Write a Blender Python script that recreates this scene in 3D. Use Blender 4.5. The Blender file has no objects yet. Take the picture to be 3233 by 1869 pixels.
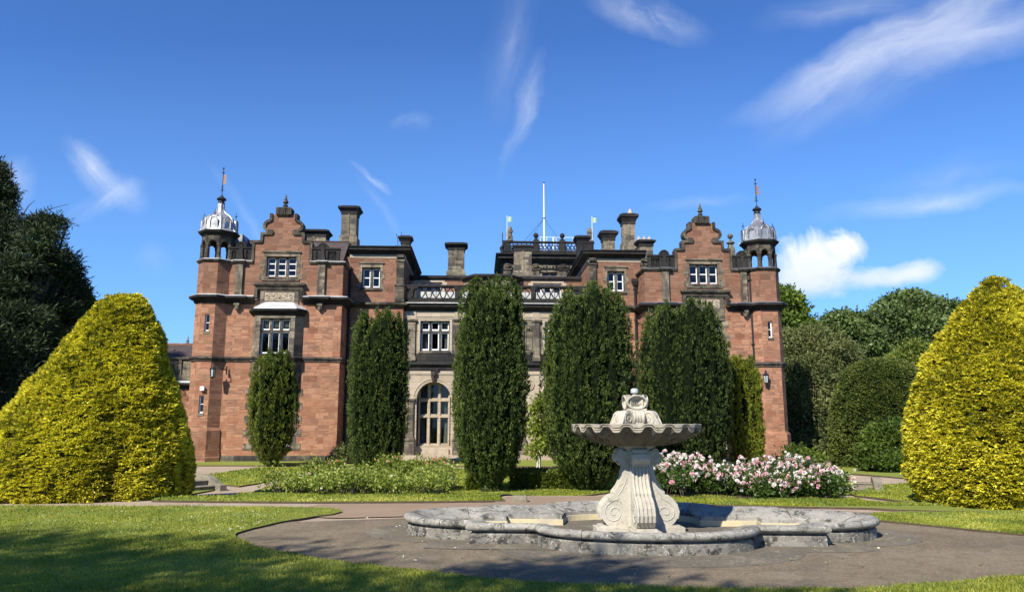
import bpy, bmesh, math, random
import numpy as np
from mathutils import Vector, Matrix, noise
from mathutils.geometry import delaunay_2d_cdt
R = math.radians
S = bpy.context.scene
COL = S.collection
random.seed(7)
RNG = np.random.default_rng(11)

# ------------------------------------------------------------------ camera
CAM_H, PITCH = 1.6, R(9.85)
cd = bpy.data.cameras.new('camera'); cam = bpy.data.objects.new('camera', cd); COL.objects.link(cam)
cam.location = (0, 0, CAM_H); cam.rotation_euler = (R(90) + PITCH, 0, 0)
cd.sensor_width = 36; cd.lens = 26.0; cd.clip_start = .1; cd.clip_end = 5000
S.camera = cam
S.render.resolution_x, S.render.resolution_y = 1024, 591
# ------------------------------------------------------------------ light
SUN_EL, SUN_OFF = R(41), R(31)            # sun stands behind the camera, 30 degrees to the left
to_sun = Vector((-math.sin(SUN_OFF) * math.cos(SUN_EL), -math.cos(SUN_OFF) * math.cos(SUN_EL), math.sin(SUN_EL)))
sl = bpy.data.lights.new('sun', 'SUN'); sl.energy = 5.0; sl.angle = R(.55); sl.color = (1, .94, .84)
sun = bpy.data.objects.new('sun', sl); COL.objects.link(sun)
sun.rotation_euler = to_sun.to_track_quat('Z', 'Y').to_euler(); sun.location = to_sun * 60
S.view_settings.view_transform = 'Standard'; S.view_settings.look = 'None'
S.view_settings.exposure = 0.66; S.view_settings.gamma = 1
S.view_settings.use_curve_mapping = False
S.render.engine = 'CYCLES'
S.cycles.max_bounces = 6; S.cycles.diffuse_bounces = 3; S.cycles.transparent_max_bounces = 8

def pix_ray(px, py):                       # photograph pixel (3233 wide) -> world direction
    x = (px - 1616.5) / 2335.; y = -(py - 934.5) / 2335.
    return (x, math.cos(PITCH) - y * math.sin(PITCH), math.sin(PITCH) + y * math.cos(PITCH))

# ------------------------------------------------------------------ node helper
class NT:
    def __init__(s, tree): s.t = tree; tree.nodes.clear()
    def n(s, typ, ins=None, **kw):
        nd = s.t.nodes.new(typ)
        for k, v in kw.items(): setattr(nd, k, v)
        for k, v in (ins or {}).items(): s.set(nd.inputs[k], v)
        return nd
    def set(s, sock, v):
        if isinstance(v, bpy.types.Node): v = v.outputs[0]
        if isinstance(v, bpy.types.NodeSocket): s.t.links.new(v, sock)
        else: sock.default_value = v
    def m(s, op, a, b=None, c=None, clamp=False):
        nd = s.t.nodes.new('ShaderNodeMath'); nd.operation = op; nd.use_clamp = clamp
        for i, v in enumerate((a, b, c)):
            if v is not None: s.set(nd.inputs[i], v)
        return nd.outputs[0]
    def mix(s, f, a, b, mode='MIX'):
        nd = s.t.nodes.new('ShaderNodeMix'); nd.data_type = 'RGBA'; nd.blend_type = mode
        s.set(nd.inputs[0], f); s.set(nd.inputs[6], c4(a)); s.set(nd.inputs[7], c4(b))
        return nd.outputs[2]
    def ramp(s, f, stops, interp='LINEAR'):
        nd = s.t.nodes.new('ShaderNodeValToRGB'); nd.color_ramp.interpolation = interp
        e = nd.color_ramp.elements
        while len(e) < len(stops): e.new(.5)
        for el, (p, c) in zip(e, stops): el.position = p; el.color = c4(c)
        s.set(nd.inputs[0], f); return nd.outputs[0]
    def noise(s, vec, scale, detail=4, rough=.55, dist=0):
        nd = s.n('ShaderNodeTexNoise', {'Scale': scale, 'Detail': detail, 'Roughness': rough, 'Distortion': dist})
        if vec is not None: s.set(nd.inputs['Vector'], vec)
        return nd.outputs[0]
    def mapr(s, v, a, b, c=0., d=1.):
        nd = s.n('ShaderNodeMapRange', {0: v, 1: a, 2: b, 3: c, 4: d}); return nd.outputs[0]
    def bump(s, h, dist=.01, strength=1.):
        return s.n('ShaderNodeBump', {'Height': h, 'Distance': dist, 'Strength': strength}).outputs[0]

def c4(v):
    if isinstance(v, (tuple, list)) and len(v) == 3: return (*v, 1)
    if isinstance(v, (int, float)): return (v, v, v, 1)
    return v

# ------------------------------------------------------------------ sky with drifting clouds
w = bpy.data.worlds.new('World'); S.world = w; w.use_nodes = True
N = NT(w.node_tree)
sky = N.n('ShaderNodeTexSky', sky_type='NISHITA', sun_disc=False, sun_elevation=SUN_EL,
          sun_rotation=R(180) + SUN_OFF, altitude=200, air_density=1.0, dust_density=.25, ozone_density=3.2)
tc = N.n('ShaderNodeTexCoord').outputs['Generated']
sp = N.n('ShaderNodeSeparateXYZ', {0: tc})
yy = N.m('MAXIMUM', sp.outputs[1], .05)
X = N.m('DIVIDE', sp.outputs[0], yy); Z = N.m('DIVIDE', sp.outputs[2], yy)
front = N.m('GREATER_THAN', sp.outputs[1], .06)
XZ = N.n('ShaderNodeCombineXYZ', {0: X, 1: Z})
wc = N.n('ShaderNodeTexNoise', {'Vector': XZ, 'Scale': 5., 'Detail': 5., 'Roughness': .6}).outputs[1]
WX = N.n('ShaderNodeSeparateXYZ', {0: wc})
wx, wz = [N.m('MULTIPLY', N.m('SUBTRACT', WX.outputs[i], .5), .16) for i in (0, 1)]
def cloud(px, py, a, b, ang, dens, wisp, soft=1.0, sc=9., off=0., edge=.5):
    """one patch of cloud seen in the direction of photo pixel px,py; a,b half sizes in pixels"""
    d = pix_ray(px, py); cx, cz = d[0] / d[1], d[2] / d[1]; thin = soft > .9
    a /= 2335. / 1.05; b /= 2335. / 1.05; t = R(ang); ct, st = math.cos(t), math.sin(t)
    dx = N.m('ADD', N.m('SUBTRACT', X, cx), N.m('MULTIPLY', wx, .45 if thin else .3)); dz = N.m('ADD', N.m('SUBTRACT', Z, cz), N.m('MULTIPLY', wz, .45 if thin else .3))
    u = N.m('ADD', N.m('MULTIPLY', dx, ct), N.m('MULTIPLY', dz, st))
    v = N.m('SUBTRACT', N.m('MULTIPLY', dz, ct), N.m('MULTIPLY', dx, st))
    vec = N.n('ShaderNodeCombineXYZ', {0: N.m('MULTIPLY', u, 1. / wisp), 1: v, 2: off})
    nz = N.noise(vec, sc, 9, .62, .9)
    r = N.m('SQRT', N.m('ADD', N.m('POWER', N.m('DIVIDE', u, a), 2), N.m('POWER', N.m('DIVIDE', v, b), 2)))
    if thin:
        mk = N.m('POWER', N.mapr(r, 1.25, 0., 0, 1), 1.3)
        fib = N.noise(vec, sc * 3.2, 8, .68, .5)
        mk = N.m('MULTIPLY', mk, N.m('ADD', N.mapr(nz, .38, .66), N.m('MULTIPLY', N.mapr(fib, .3, .75), .45)))
    else:
        r = N.m('ADD', r, N.m('MULTIPLY', N.m('SUBTRACT', nz, .5), 2.4 * edge)); mk = N.mapr(r, 1., 1. - soft, 0, 1)
    return N.m('MULTIPLY', mk, dens, clamp=True)
cl = [cloud(2560, 830, 125, 105, 0, .95, 1.2, .6, 16, 1, .6), cloud(2540, 885, 170, 55, 0, .85, 1.6, .75, 14, 2, .6),
      cloud(2670, 785, 70, 66, 0, .9, 1.2, .5, 20, 9, .55), cloud(2730, 885, 120, 42, 0, .75, 1.6, .8, 15, 19, .6),
      cloud(2850, 880, 140, 42, 6, .8, 2., .8, 13, 3, .7), cloud(2915, 860, 70, 40, 20, .6, 2., .8, 13, 31, .7),
      cloud(2860, 110, 560, 75, 27, .60, 7., 1., 9, 4, .6), cloud(2640, 250, 300, 90, 38, .34, 6., 1., 9, 14, .7),
      cloud(3060, 110, 420, 110, 14, .40, 7., 1., 9, 24, .7), cloud(2900, 230, 420, 90, 24, .22, 7., 1., 9, 34, .7), cloud(2700, 20, 300, 60, 10, .22, 6., 1., 9, 44, .7), cloud(2050, 40, 190, 70, -18, .48, 2., 1., 8, 5, .8),
      cloud(1655, 350, 210, 34, 74, .46, 7., 1., 10, 6, .7), cloud(1610, 130, 260, 80, 80, .14, 6., 1., 9, 16, .7),
      cloud(300, 540, 150, 50, -52, .5, 5., 1., 14, 7, .8), cloud(345, 640, 120, 40, 24, .42, 4., 1., 13, 17, .8), cloud(400, 620, 90, 50, -40, .22, 4., 1., 12, 27, .8),
      cloud(1165, 560, 80, 14, -42, .42, 3., 1., 9, 8, .6), cloud(1290, 390, 60, 28, 5, .22, 2., 1., 9, 18, .8),
      cloud(1180, 640, 150, 22, -55, .16, 3., 1., 9, 28, .8),
      cloud(780, 680, 190, 18, -57, .14, 4., 1., 8, 9, .6), cloud(20, 600, 90, 110, 0, .4, 2., 1., 8, 10, .7),
      cloud(2950, 640, 330, 38, 8, .28, 4., 1., 6, 11, .8), cloud(3000, 560, 260, 60, 14, .14, 4., 1., 6, 41, .8),
      cloud(2200, 640, 180, 22, 8, .16, 4., 1., 8, 12, .8), cloud(460, 830, 60, 50, -50, .14, 2., 1., 8, 13, .8)]
tot = cl[0]
for c in cl[1:]: tot = N.m('SUBTRACT', N.m('ADD', tot, c), N.m('MULTIPLY', tot, c))
tot = N.m('MULTIPLY', tot, front)
shade = N.noise(XZ, 16, 5, .55, .2)
dd = pix_ray(2560, 850)
low = N.mapr(N.m('SUBTRACT', Z, dd[2] / dd[1]), -.05, .035, 0, 1)
ccol = N.mix(N.m('MULTIPLY', N.m('ADD', low, N.m('MULTIPLY', shade, .5)), .75, clamp=True), (3.9, 4.5, 5.6), (6.9, 7.1, 7.2))
skc = N.mix(1., sky.outputs[0], (.43, .71, 1.13), 'MULTIPLY')
hz = N.mapr(N.m('ABSOLUTE', Z), 0, .55, 1, 0)
skc = N.mix(N.m('MULTIPLY', hz, .34), skc, (2.3, 4.6, 7.6))
bg = N.n('ShaderNodeBackground', {'Color': N.mix(tot, skc, ccol), 'Strength': .105})
N.n('ShaderNodeOutputWorld', {0: bg})

# ------------------------------------------------------------------ object helpers
def tag(o, label=None, cat=None, group=None, kind=None):
    for k, v in (('label', label), ('category', cat), ('group', group), ('kind', kind)):
        if v: o[k] = v
    return o
def empty(name, loc=(0, 0, 0), rz=0, label=None, cat=None, group=None):
    o = bpy.data.objects.new(name, None); COL.objects.link(o); o.location = loc; o.rotation_euler = (0, 0, rz)
    o.empty_display_size = .3
    return tag(o, label, cat, group)
def inside(p, poly):
    x, y = p; c = False; n = len(poly); j = n - 1
    for i in range(n):
        xi, yi = poly[i]; xj, yj = poly[j]
        if (yi > y) != (yj > y) and x < (xj - xi) * (y - yi) / (yj - yi) + xi: c = not c
        j = i
    return c
def area(p): return .5 * sum(p[i][0] * p[(i + 1) % len(p)][1] - p[(i + 1) % len(p)][0] * p[i][1] for i in range(len(p)))
def tri_poly(outer, holes=(), extra=()):
    pts = [Vector(p) for p in outer]; ed = []; n = len(outer); ed += [(i, (i + 1) % n) for i in range(n)]
    for h in holes:
        b = len(pts); pts += [Vector(p) for p in h]; ed += [(b + i, b + (i + 1) % len(h)) for i in range(len(h))]
    pts += [Vector(p) for p in extra]
    V, E, F, *_ = delaunay_2d_cdt(pts, ed, [], 0, 1e-5)
    out = []
    for f in F:
        c = (sum(V[i].x for i in f) / len(f), sum(V[i].y for i in f) / len(f))
        if inside(c, outer) and not any(inside(c, h) for h in holes): out.append(f)
    return [(v.x, v.y) for v in V], out

class MB:
    def __init__(s): s.v = []; s.f = []; s.k = []
    def cut(s): s.k.append((len(s.v), len(s.f))); return s      # what follows becomes a part of its own
    def add(s, vs, fs):
        b = len(s.v); s.v += [tuple(v) for v in vs]; s.f += [[b + i for i in f] for f in fs]; return s
    def box(s, x0, x1, y0, y1, z0, z1):
        return s.add([(x0, y0, z0), (x1, y0, z0), (x1, y1, z0), (x0, y1, z0), (x0, y0, z1), (x1, y0, z1), (x1, y1, z1), (x0, y1, z1)],
                     [(0, 3, 2, 1), (4, 5, 6, 7), (0, 1, 5, 4), (1, 2, 6, 5), (2, 3, 7, 6), (3, 0, 4, 7)])
    def frustum(s, x0, x1, y0, y1, z0, X0, X1, Y0, Y1, z1):
        return s.add([(x0, y0, z0), (x1, y0, z0), (x1, y1, z0), (x0, y1, z0), (X0, Y0, z1), (X1, Y0, z1), (X1, Y1, z1), (X0, Y1, z1)],
                     [(0, 3, 2, 1), (4, 5, 6, 7), (0, 1, 5, 4), (1, 2, 6, 5), (2, 3, 7, 6), (3, 0, 4, 7)])
    def prism(s, poly, z0, z1, poly2=None):           # plan polygon extruded upwards
        n = len(poly); poly2 = poly2 or poly
        s.add([(*p, z0) for p in poly] + [(*p, z1) for p in poly2],
              [tuple(range(n))[::-1], tuple(range(n, 2 * n))] + [(i, (i + 1) % n, n + (i + 1) % n, n + i) for i in range(n)])
        return s
    def solid(s, outer, v0, v1, holes=()):            # elevation polygon (u,z) extruded in depth, with openings
        V, F = tri_poly(outer, holes)
        s.add([(x, v0, z) for x, z in V], F); s.add([(x, v1, z) for x, z in V], [f[::-1] for f in F])
        for lp in [outer] + list(holes):
            n = len(lp); s.add([(x, v0, z) for x, z in lp] + [(x, v1, z) for x, z in lp],
                               [(i, (i + 1) % n, n + (i + 1) % n, n + i) for i in range(n)])
        return s
    def sweep(s, path, prof, closed=False, caps=True):  # profile (out, z) along a plan path; out is to the right of travel
        n = len(path); P = [Vector(p) for p in path]; rings = []
        for i in range(n):
            a = P[i - 1] if (i > 0 or closed) else None; b = P[(i + 1) % n] if (i < n - 1 or closed) else None
            d1 = (P[i] - a).normalized() if a is not None else None; d2 = (b - P[i]).normalized() if b is not None else None
            if d1 is None: d1 = d2
            if d2 is None: d2 = d1
            n1 = Vector((d1.y, -d1.x)); n2 = Vector((d2.y, -d2.x)); m = (n1 + n2)
            m = m / max(.25, m.length_squared) * 2
            rings.append([(P[i].x + m.x * o, P[i].y + m.y * o, z) for o, z in prof])
        k = len(prof); vs = [v for r in rings for v in r]; fs = []
        for i in range(n if closed else n - 1):
            j = (i + 1) % n
            for q in range(k - 1): fs.append((i * k + q, j * k + q, j * k + q + 1, i * k + q + 1))
        if caps and not closed: fs += [tuple(range(k)), tuple(range((n - 1) * k, n * k))[::-1]]
        return s.add(vs, fs)
    def lathe(s, c, prof, seg=16, rot=0., sx=1., sy=1., cap=True):
        k = len(prof); vs = []; fs = []
        for i in range(seg):
            a = 2 * math.pi * i / seg + rot
            vs += [(c[0] + r * math.cos(a) * sx, c[1] + r * math.sin(a) * sy, c[2] + z) for r, z in prof]
        for i in range(seg):
            j = (i + 1) % seg
            for q in range(k - 1): fs.append((i * k + q, j * k + q, j * k + q + 1, i * k + q + 1))
        if cap:
            fs += [tuple(i * k for i in range(seg))[::-1], tuple(i * k + k - 1 for i in range(seg))]
        return s.add(vs, fs)
    def tube(s, pts, rad, seg=6):
        P = [Vector(p) for p in pts]; n = len(P); rad = rad if isinstance(rad, (list, tuple)) else [rad] * n
        vs = []; fs = []; up = Vector((.13, .31, .94))
        for i in range(n):
            d = (P[min(i + 1, n - 1)] - P[max(i - 1, 0)]).normalized()
            a = d.cross(up); a = a.normalized() if a.length > .05 else d.cross(Vector((1, 0, 0))).normalized(); b = d.cross(a)
            vs += [P[i] + (a * math.cos(2 * math.pi * q / seg) + b * math.sin(2 * math.pi * q / seg)) * rad[i] for q in range(seg)]
        for i in range(n - 1):
            for q in range(seg): r = (q + 1) % seg; fs.append((i * seg + q, i * seg + r, (i + 1) * seg + r, (i + 1) * seg + q))
        fs += [tuple(range(seg))[::-1], tuple(range((n - 1) * seg, n * seg))]
        return s.add(vs, fs)
    def ring(s, c, r, t, seg=14, flat=.04, sx=1., sz=1.):   # ring standing in the u,z plane
        pts = [(c[0] + r * sx * math.cos(2 * math.pi * i / seg), c[1], c[2] + r * sz * math.sin(2 * math.pi * i / seg)) for i in range(seg + 1)]
        return s.tube(pts, t, 5)
    def bar(s, a, b, w, v0, v1):                       # straight bar in the u,z plane
        d = Vector((b[0] - a[0], b[1] - a[1])).normalized(); q = Vector((-d.y, d.x)) * w / 2
        return s.solid([(a[0] - q.x, a[1] - q.y), (b[0] - q.x, b[1] - q.y), (b[0] + q.x, b[1] + q.y), (a[0] + q.x, a[1] + q.y)], v0, v1)
    def build(s, name, mat, parent=None, smooth=False, uv=True, fixn=True, bevel=0):
        me = bpy.data.meshes.new(name); me.from_pydata(s.v, [], s.f)
        if fixn:
            bm = bmesh.new(); bm.from_mesh(me); bmesh.ops.remove_doubles(bm, verts=bm.verts, dist=1e-5)
            bmesh.ops.recalc_face_normals(bm, faces=bm.faces); bm.to_mesh(me); bm.free()
        me.validate(); me.update()
        if uv:
            lay = me.uv_layers.new(name='UVMap'); up = Vector((0, 0, 1)); co = me.vertices; dat = []
            for p in me.polygons:
                nn = p.normal
                if abs(nn.z) < .75:
                    t = up.cross(nn); t.normalize(); b = nn.cross(t)
                    for li in p.loop_indices:
                        c = co[me.loops[li].vertex_index].co; dat += [c.dot(t), c.z if abs(nn.z) < .3 else c.dot(b)]
                else:
                    for li in p.loop_indices:
                        c = co[me.loops[li].vertex_index].co; dat += [c.x, c.y]
            lay.data.foreach_set('uv', dat)
        me.materials.append(mat)
        if smooth: me.polygons.foreach_set('use_smooth', [True] * len(me.polygons))
        o = bpy.data.objects.new(name, me); COL.objects.link(o); o.parent = parent
        if smooth == 'auto':
            try: me.set_sharp_from_angle(angle=R(40))
            except Exception: pass
        if bevel:
            b = o.modifiers.new('bevel', 'BEVEL'); b.width = bevel; b.segments = 2; b.limit_method = 'ANGLE'; b.angle_limit = R(40)
        return o

# ------------------------------------------------------------------ materials
def material(name):
    m = bpy.data.materials.new(name); m.use_nodes = True; return m, NT(m.node_tree)
def finish(N, col, rough=.85, nrm=None, spec=.3, **kw):
    p = N.n('ShaderNodeBsdfPrincipled', {'Base Color': c4(col), 'Roughness': rough, 'Specular IOR Level': spec})
    for k, v in kw.items(): N.set(p.inputs[k.replace('_', ' ')], v)
    if nrm is not None: N.set(p.inputs['Normal'], nrm)
    N.n('ShaderNodeOutputMaterial', {0: p}); return p

def ashlar(name, tones, mortar, course=.27, width=.62, soot=.3, sootcol=(.04, .038, .036), lo=.35, sl=0., buff=None, layer=.5, grime=None):
    m, N = material(name)
    uv = N.n('ShaderNodeUVMap').outputs[0]
    wob = N.n('ShaderNodeVectorMath', {0: N.n('ShaderNodeTexNoise', {'Vector': uv, 'Scale': 1.7}).outputs[1], 1: (.02, .016, 0)}, operation='MULTIPLY')
    uv2 = N.n('ShaderNodeVectorMath', {0: uv, 1: wob}, operation='ADD').outputs[0]
    def brick(w_, h_, off):
        b = N.n('ShaderNodeTexBrick', {'Vector': N.n('ShaderNodeVectorMath', {0: uv2, 1: off}, operation='ADD'), 'Color1': (0, 0, 0, 1), 'Color2': (1, 1, 1, 1),
                'Mortar': (.5, .5, .5, 1), 'Scale': 1., 'Mortar Size': .006, 'Mortar Smooth': .3, 'Bias': 0., 'Brick Width': w_, 'Row Height': h_},
                offset=.37, offset_frequency=2, squash=.72, squash_frequency=3)
        return b
    b1 = brick(width, course, (0, .03, 0)); b2 = brick(width * 1.63, course * 2, (.21, .03, 0)); b3 = brick(width * .8, course / 2, (.1, .03, 0))
    sel = N.mapr(N.noise(N.n('ShaderNodeVectorMath', {0: N.n('ShaderNodeVectorMath', {0: uv, 1: (width * 1.6, course * 2, 1)}, operation='SNAP'), 1: (.7, .9, 1)}, operation='MULTIPLY'), 1.3, 1), .46, .5)
    tone = N.mix(sel, b1.outputs[0], N.mix(.5, b3.outputs[0], b2.outputs[0]))
    fac = N.mix(sel, b1.outputs[1], N.m('MAXIMUM', b2.outputs[1], N.m('MULTIPLY', b3.outputs[1], .5)))
    lay = N.noise(N.n('ShaderNodeVectorMath', {0: uv, 1: (1.2, 14, 1)}, operation='MULTIPLY'), 1.6, 5, .6, .6)
    tv = N.m('ADD', N.m('MULTIPLY', tone, .8), N.m('MULTIPLY', N.m('SUBTRACT', lay, .3), layer), clamp=True)
    col = N.ramp(tv, [(i / (len(tones) - 1), t) for i, t in enumerate(tones)])
    pos = N.n('ShaderNodeTexCoord').outputs['Object']
    if buff:
        nb = N.mapr(N.noise(pos, .9, 3, .5), .55, .62); col = N.mix(N.m('MULTIPLY', nb, .55), col, buff)
    big = N.noise(pos, .8, 6, .65, .5)
    st = N.noise(N.n('ShaderNodeVectorMath', {0: pos, 1: (2.2, 2.2, .5)}, operation='MULTIPLY'), 1.5, 6, .65)
    so = N.mapr(N.m('ADD', N.m('MULTIPLY', big, .5), N.m('MULTIPLY', st, .5)), 1. - soot - .1, 1. - soot + .16)
    if grime: so = N.m('MAXIMUM', so, N.m('MULTIPLY', N.mapr(N.m('ADD', N.n('ShaderNodeSeparateXYZ', {0: pos}).outputs[2], N.m('MULTIPLY', big, 1.2)), 7.2, 8.4), grime))
    if sl:                                            # soot keeps to the weathered top mouldings
        so = N.m('MAXIMUM', so, N.m('MULTIPLY', N.mapr(tone, .55, .8), sl))
    col = N.mix(so, col, sootcol)
    grain = N.noise(uv, 38, 4, .7)
    col = N.mix(N.mapr(grain, .3, .7, .0, .22), col, N.mix(.5, col, (.02, .015, .012)))
    col = N.mix(N.m('MULTIPLY', fac, .3), col, mortar)
    h = N.m('ADD', N.m('MULTIPLY', fac, -1.), N.m('ADD', N.m('MULTIPLY', grain, .35), N.m('MULTIPLY', lay, .5)))
    finish(N, col, .9, N.bump(h, .02, .8), .15)
    return m
M = {}
M['red'] = ashlar('red_sandstone', [(.085, .046, .030), (.21, .096, .058), (.29, .137, .080), (.43, .230, .14), (.20, .108, .070), (.37, .180, .105), (.245, .10, .062)], (.34, .2, .14), soot=.36, sootcol=(.095, .058, .044), grime=.42, layer=.75)
M['trim'] = ashlar('sooty_buff_stone', [(.022, .02, .018), (.10, .086, .064), (.25, .21, .145), (.05, .044, .037), (.16, .135, .095)], (.10, .085, .07), .3, .5, soot=.56, sootcol=(.028, .026, .026), sl=.5)
M['dark'] = ashlar('blackened_stone', [(.022, .021, .021), (.06, .054, .048), (.035, .033, .031), (.10, .088, .07)], (.03, .03, .03), .3, .7, soot=.55, sootcol=(.018, .018, .019))
M['buff'] = ashlar('clean_buff_stone', [(.27, .215, .15), (.40, .33, .24), (.46, .385, .29), (.36, .29, .21)], (.22, .18, .13), .3, .7, soot=.30, sootcol=(.10, .085, .07))
M['grey'] = ashlar('grey_weathered_stone', [(.035, .032, .028), (.17, .145, .105), (.33, .275, .19), (.08, .07, .056), (.24, .20, .14)], (.10, .09, .07), .3, .55, soot=.48, sootcol=(.04, .038, .036))

def plain(name, col, rough=.6, nscale=8, var=.25, metal=0., bump=.003, spec=.4, col2=None):
    m, N = material(name); pos = N.n('ShaderNodeTexCoord').outputs['Object']
    nz = N.noise(pos, nscale, 5, .6)
    c2 = col2 or tuple(x * (1 - var) for x in col)
    c = N.mix(N.mapr(nz, .35, .65), col, c2)
    if 'inside' in name: spec = 0.
    finish(N, c, rough, N.bump(nz, bump, .6), spec, Metallic=metal); return m
M['white'] = plain('white_window_paint', (.80, .80, .77), .5, 20, .08)
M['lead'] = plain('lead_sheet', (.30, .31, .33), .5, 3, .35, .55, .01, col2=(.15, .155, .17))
M['lead_pale'] = plain('pale_lead', (.62, .62, .60), .5, 4, .3, .25, .006)
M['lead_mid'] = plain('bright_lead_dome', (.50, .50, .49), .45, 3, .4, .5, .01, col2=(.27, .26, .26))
M['iron'] = plain('black_ironwork', (.03, .03, .034), .5, 20, .3, .3)
M['copper'] = plain('weathered_copper_vane', (.36, .19, .12), .6, 20, .3, .2)
M['verdigris'] = plain('verdigris', (.25, .42, .31), .6, 14, .4, .0, col2=(.38, .5, .32))
M['polewhite'] = plain('white_pole_paint', (.78, .8, .76), .4, 4, .1)
M['slate'] = ashlar('roof_slates', [(.05, .04, .04), (.10, .075, .07), (.075, .06, .058), (.13, .10, .09)], (.03, .03, .03), .12, .2, soot=.3)
M['curtain'] = plain('pale_curtain', (.55, .53, .48), .9, 3, .2)
M['blind'] = plain('cream_blind', (.62, .60, .50), .9, 3, .1)
M['lampglass'] = plain('frosted_lamp_glass', (.42, .47, .47), .25, 8, .15)
M['bark'] = plain('bark', (.075, .06, .048), .95, 9, .5, 0, .03)
M['barkred'] = plain('yew_bark', (.11, .065, .05), .95, 12, .5, 0, .02)
m, N = material('window_glass')
g = N.n('ShaderNodeBsdfGlossy', {'Color': (1, 1, 1, 1), 'Roughness': .03}); t = N.n('ShaderNodeBsdfTransparent', {'Color': (.42, .45, .45, 1)})
fr = N.m('ADD', N.m('MULTIPLY', N.n('ShaderNodeFresnel', {'IOR': 1.5}).outputs[0], .55), .012)
N.n('ShaderNodeOutputMaterial', {0: N.n('ShaderNodeMixShader', {0: fr, 1: t, 2: g})}); M['glass'] = m
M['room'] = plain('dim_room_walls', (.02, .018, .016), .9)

def lichen(name, base, base2, dark, lightc, ds=.5, ls=.6):
    m, N = material(name); pos = N.n('ShaderNodeTexCoord').outputs['Object']
    a = N.noise(pos, 2.3, 6, .65, .3); c = N.mix(N.mapr(a, .38, .62), base, base2)
    d = N.noise(pos, 5.5, 8, .72, .6); c = N.mix(N.mapr(d, ds, ds + .1), c, dark)
    s2 = N.noise(pos, 2.1, 3, .6); s3 = N.noise(pos, 17, 6, .72, .8)
    sp_ = N.m('MULTIPLY', N.mapr(s3, .56, .62), N.mapr(s2, ls - .1, ls + .04, 0, .8)); c = N.mix(sp_, c, lightc)
    s4 = N.noise(pos, 30, 5, .75, .5); c = N.mix(N.mapr(s4, .60, .66, 0, .55), c, dark)
    fine = N.noise(pos, 60, 4, .7); c = N.mix(N.mapr(fine, .35, .7, 0, .35), c, dark)
    finish(N, c, .95, N.bump(N.m('ADD', N.m('MULTIPLY', fine, .5), d), .014, .9), .1); return m
M['basin'] = lichen('lichened_basin_stone', (.28, .26, .215), (.15, .14, .118), (.045, .043, .037), (.50, .48, .42), .49, .42)
M['rimstone'] = lichen('lichened_rim_stone', (.37, .35, .295), (.24, .225, .19), (.07, .067, .058), (.55, .53, .47), .52, .44)
M['statue'] = lichen('pale_fountain_stone', (.54, .50, .41), (.43, .395, .32), (.17, .155, .12), (.60, .57, .49), .585, .55)
M['bowl'] = lichen('dark_bowl_stone', (.24, .21, .155), (.15, .13, .095), (.05, .046, .036), (.35, .32, .25), .53, .56)  # bowl underside, a darker colour than the lip
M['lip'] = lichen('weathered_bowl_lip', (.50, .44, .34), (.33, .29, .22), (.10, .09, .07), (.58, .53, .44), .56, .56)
M['render'] = plain('cream_pool_render', (.56, .47, .27), .85, 3, .25, 0, .004, col2=(.42, .37, .26))
M['step'] = lichen('mossy_step_stone', (.30, .26, .19), (.20, .175, .13), (.07, .065, .05), (.4, .37, .3), .56, .6)

def groundmat(name, cols, sc, sc2, bumpd=.01, rough=.95, fine=(.35, .65), specks=None, patch=None, aniso=(1, 1, 1), mid=None):
    m, N = material(name); pos = N.n('ShaderNodeTexCoord').outputs['Object']
    pp = N.n('ShaderNodeVectorMath', {0: pos, 1: aniso}, operation='MULTIPLY').outputs[0]
    a = N.noise(pp, sc, 5, .6, .3); f = N.noise(pos, sc2, 6, .75)
    c = N.mix(N.mapr(a, .35, .65), cols[0], cols[1]); c = N.mix(N.mapr(f, fine[0], fine[1], 0, .7), c, cols[2])
    if patch: c = N.mix(N.mapr(N.noise(pos, patch[1], 4, .6, .8), patch[2], patch[2] + .12, 0, patch[3]), c, patch[0])
    if mid:
        for sc_, c_, lo_, am in mid: c = N.mix(N.mapr(N.noise(pos, sc_, 4, .7, .4), lo_, lo_ + .07, 0, am), c, c_)
    if specks:
        v = N.n('ShaderNodeTexVoronoi', {'Vector': pos, 'Scale': specks[1]}).outputs[0]
        k = N.m('MULTIPLY', N.mapr(v, .2, .1), N.mapr(N.noise(pos, specks[1] * .31, 2), specks[2], specks[2] + .02))
        c = N.mix(k, c, specks[0])
    finish(N, c, rough, N.bump(N.m('ADD', f, N.m('MULTIPLY', a, .3)), bumpd, .9), .1); return m
M['lawn'] = groundmat('mown_lawn', [(.22, .25, .040), (.29, .305, .075), (.13, .165, .026)], .55, 45, .03, patch=((.19, .24, .06), .9, .55, .5), aniso=(1, 1.6, 1))
M['rough'] = groundmat('rough_meadow', [(.05, .085, .02), (.075, .11, .03), (.03, .05, .014)], .2, 12, .05)
M['gravel'] = groundmat('pink_gravel', [(.45, .36, .26), (.38, .30, .215), (.23, .18, .13)], .8, 55, .015, fine=(.42, .62), specks=((.5, .42, .36), 30, .45))
M['tarmac'] = groundmat('worn_tarmac', [(.215, .170, .108), (.285, .228, .148), (.085, .065, .042)], .5, 75, .012, fine=(.40, .66), specks=((.36, .31, .23), 38, .42), patch=((.11, .092, .07), .45, .50, .55), mid=((17, (.33, .28, .20), .56, .6), (26, (.06, .05, .04), .54, .6), (5, (.13, .105, .075), .52, .5), (1.3, (.25, .205, .15), .56, .45)))
M['flag'] = groundmat('old_paving_flags', [(.15, .13, .10), (.21, .18, .13), (.08, .068, .052)], 1.2, 40, .006, patch=((.28, .24, .17), 1.7, .54, .55), mid=((14, (.33, .29, .21), .57, .6), (22, (.06, .05, .04), .55, .5)))
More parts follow.
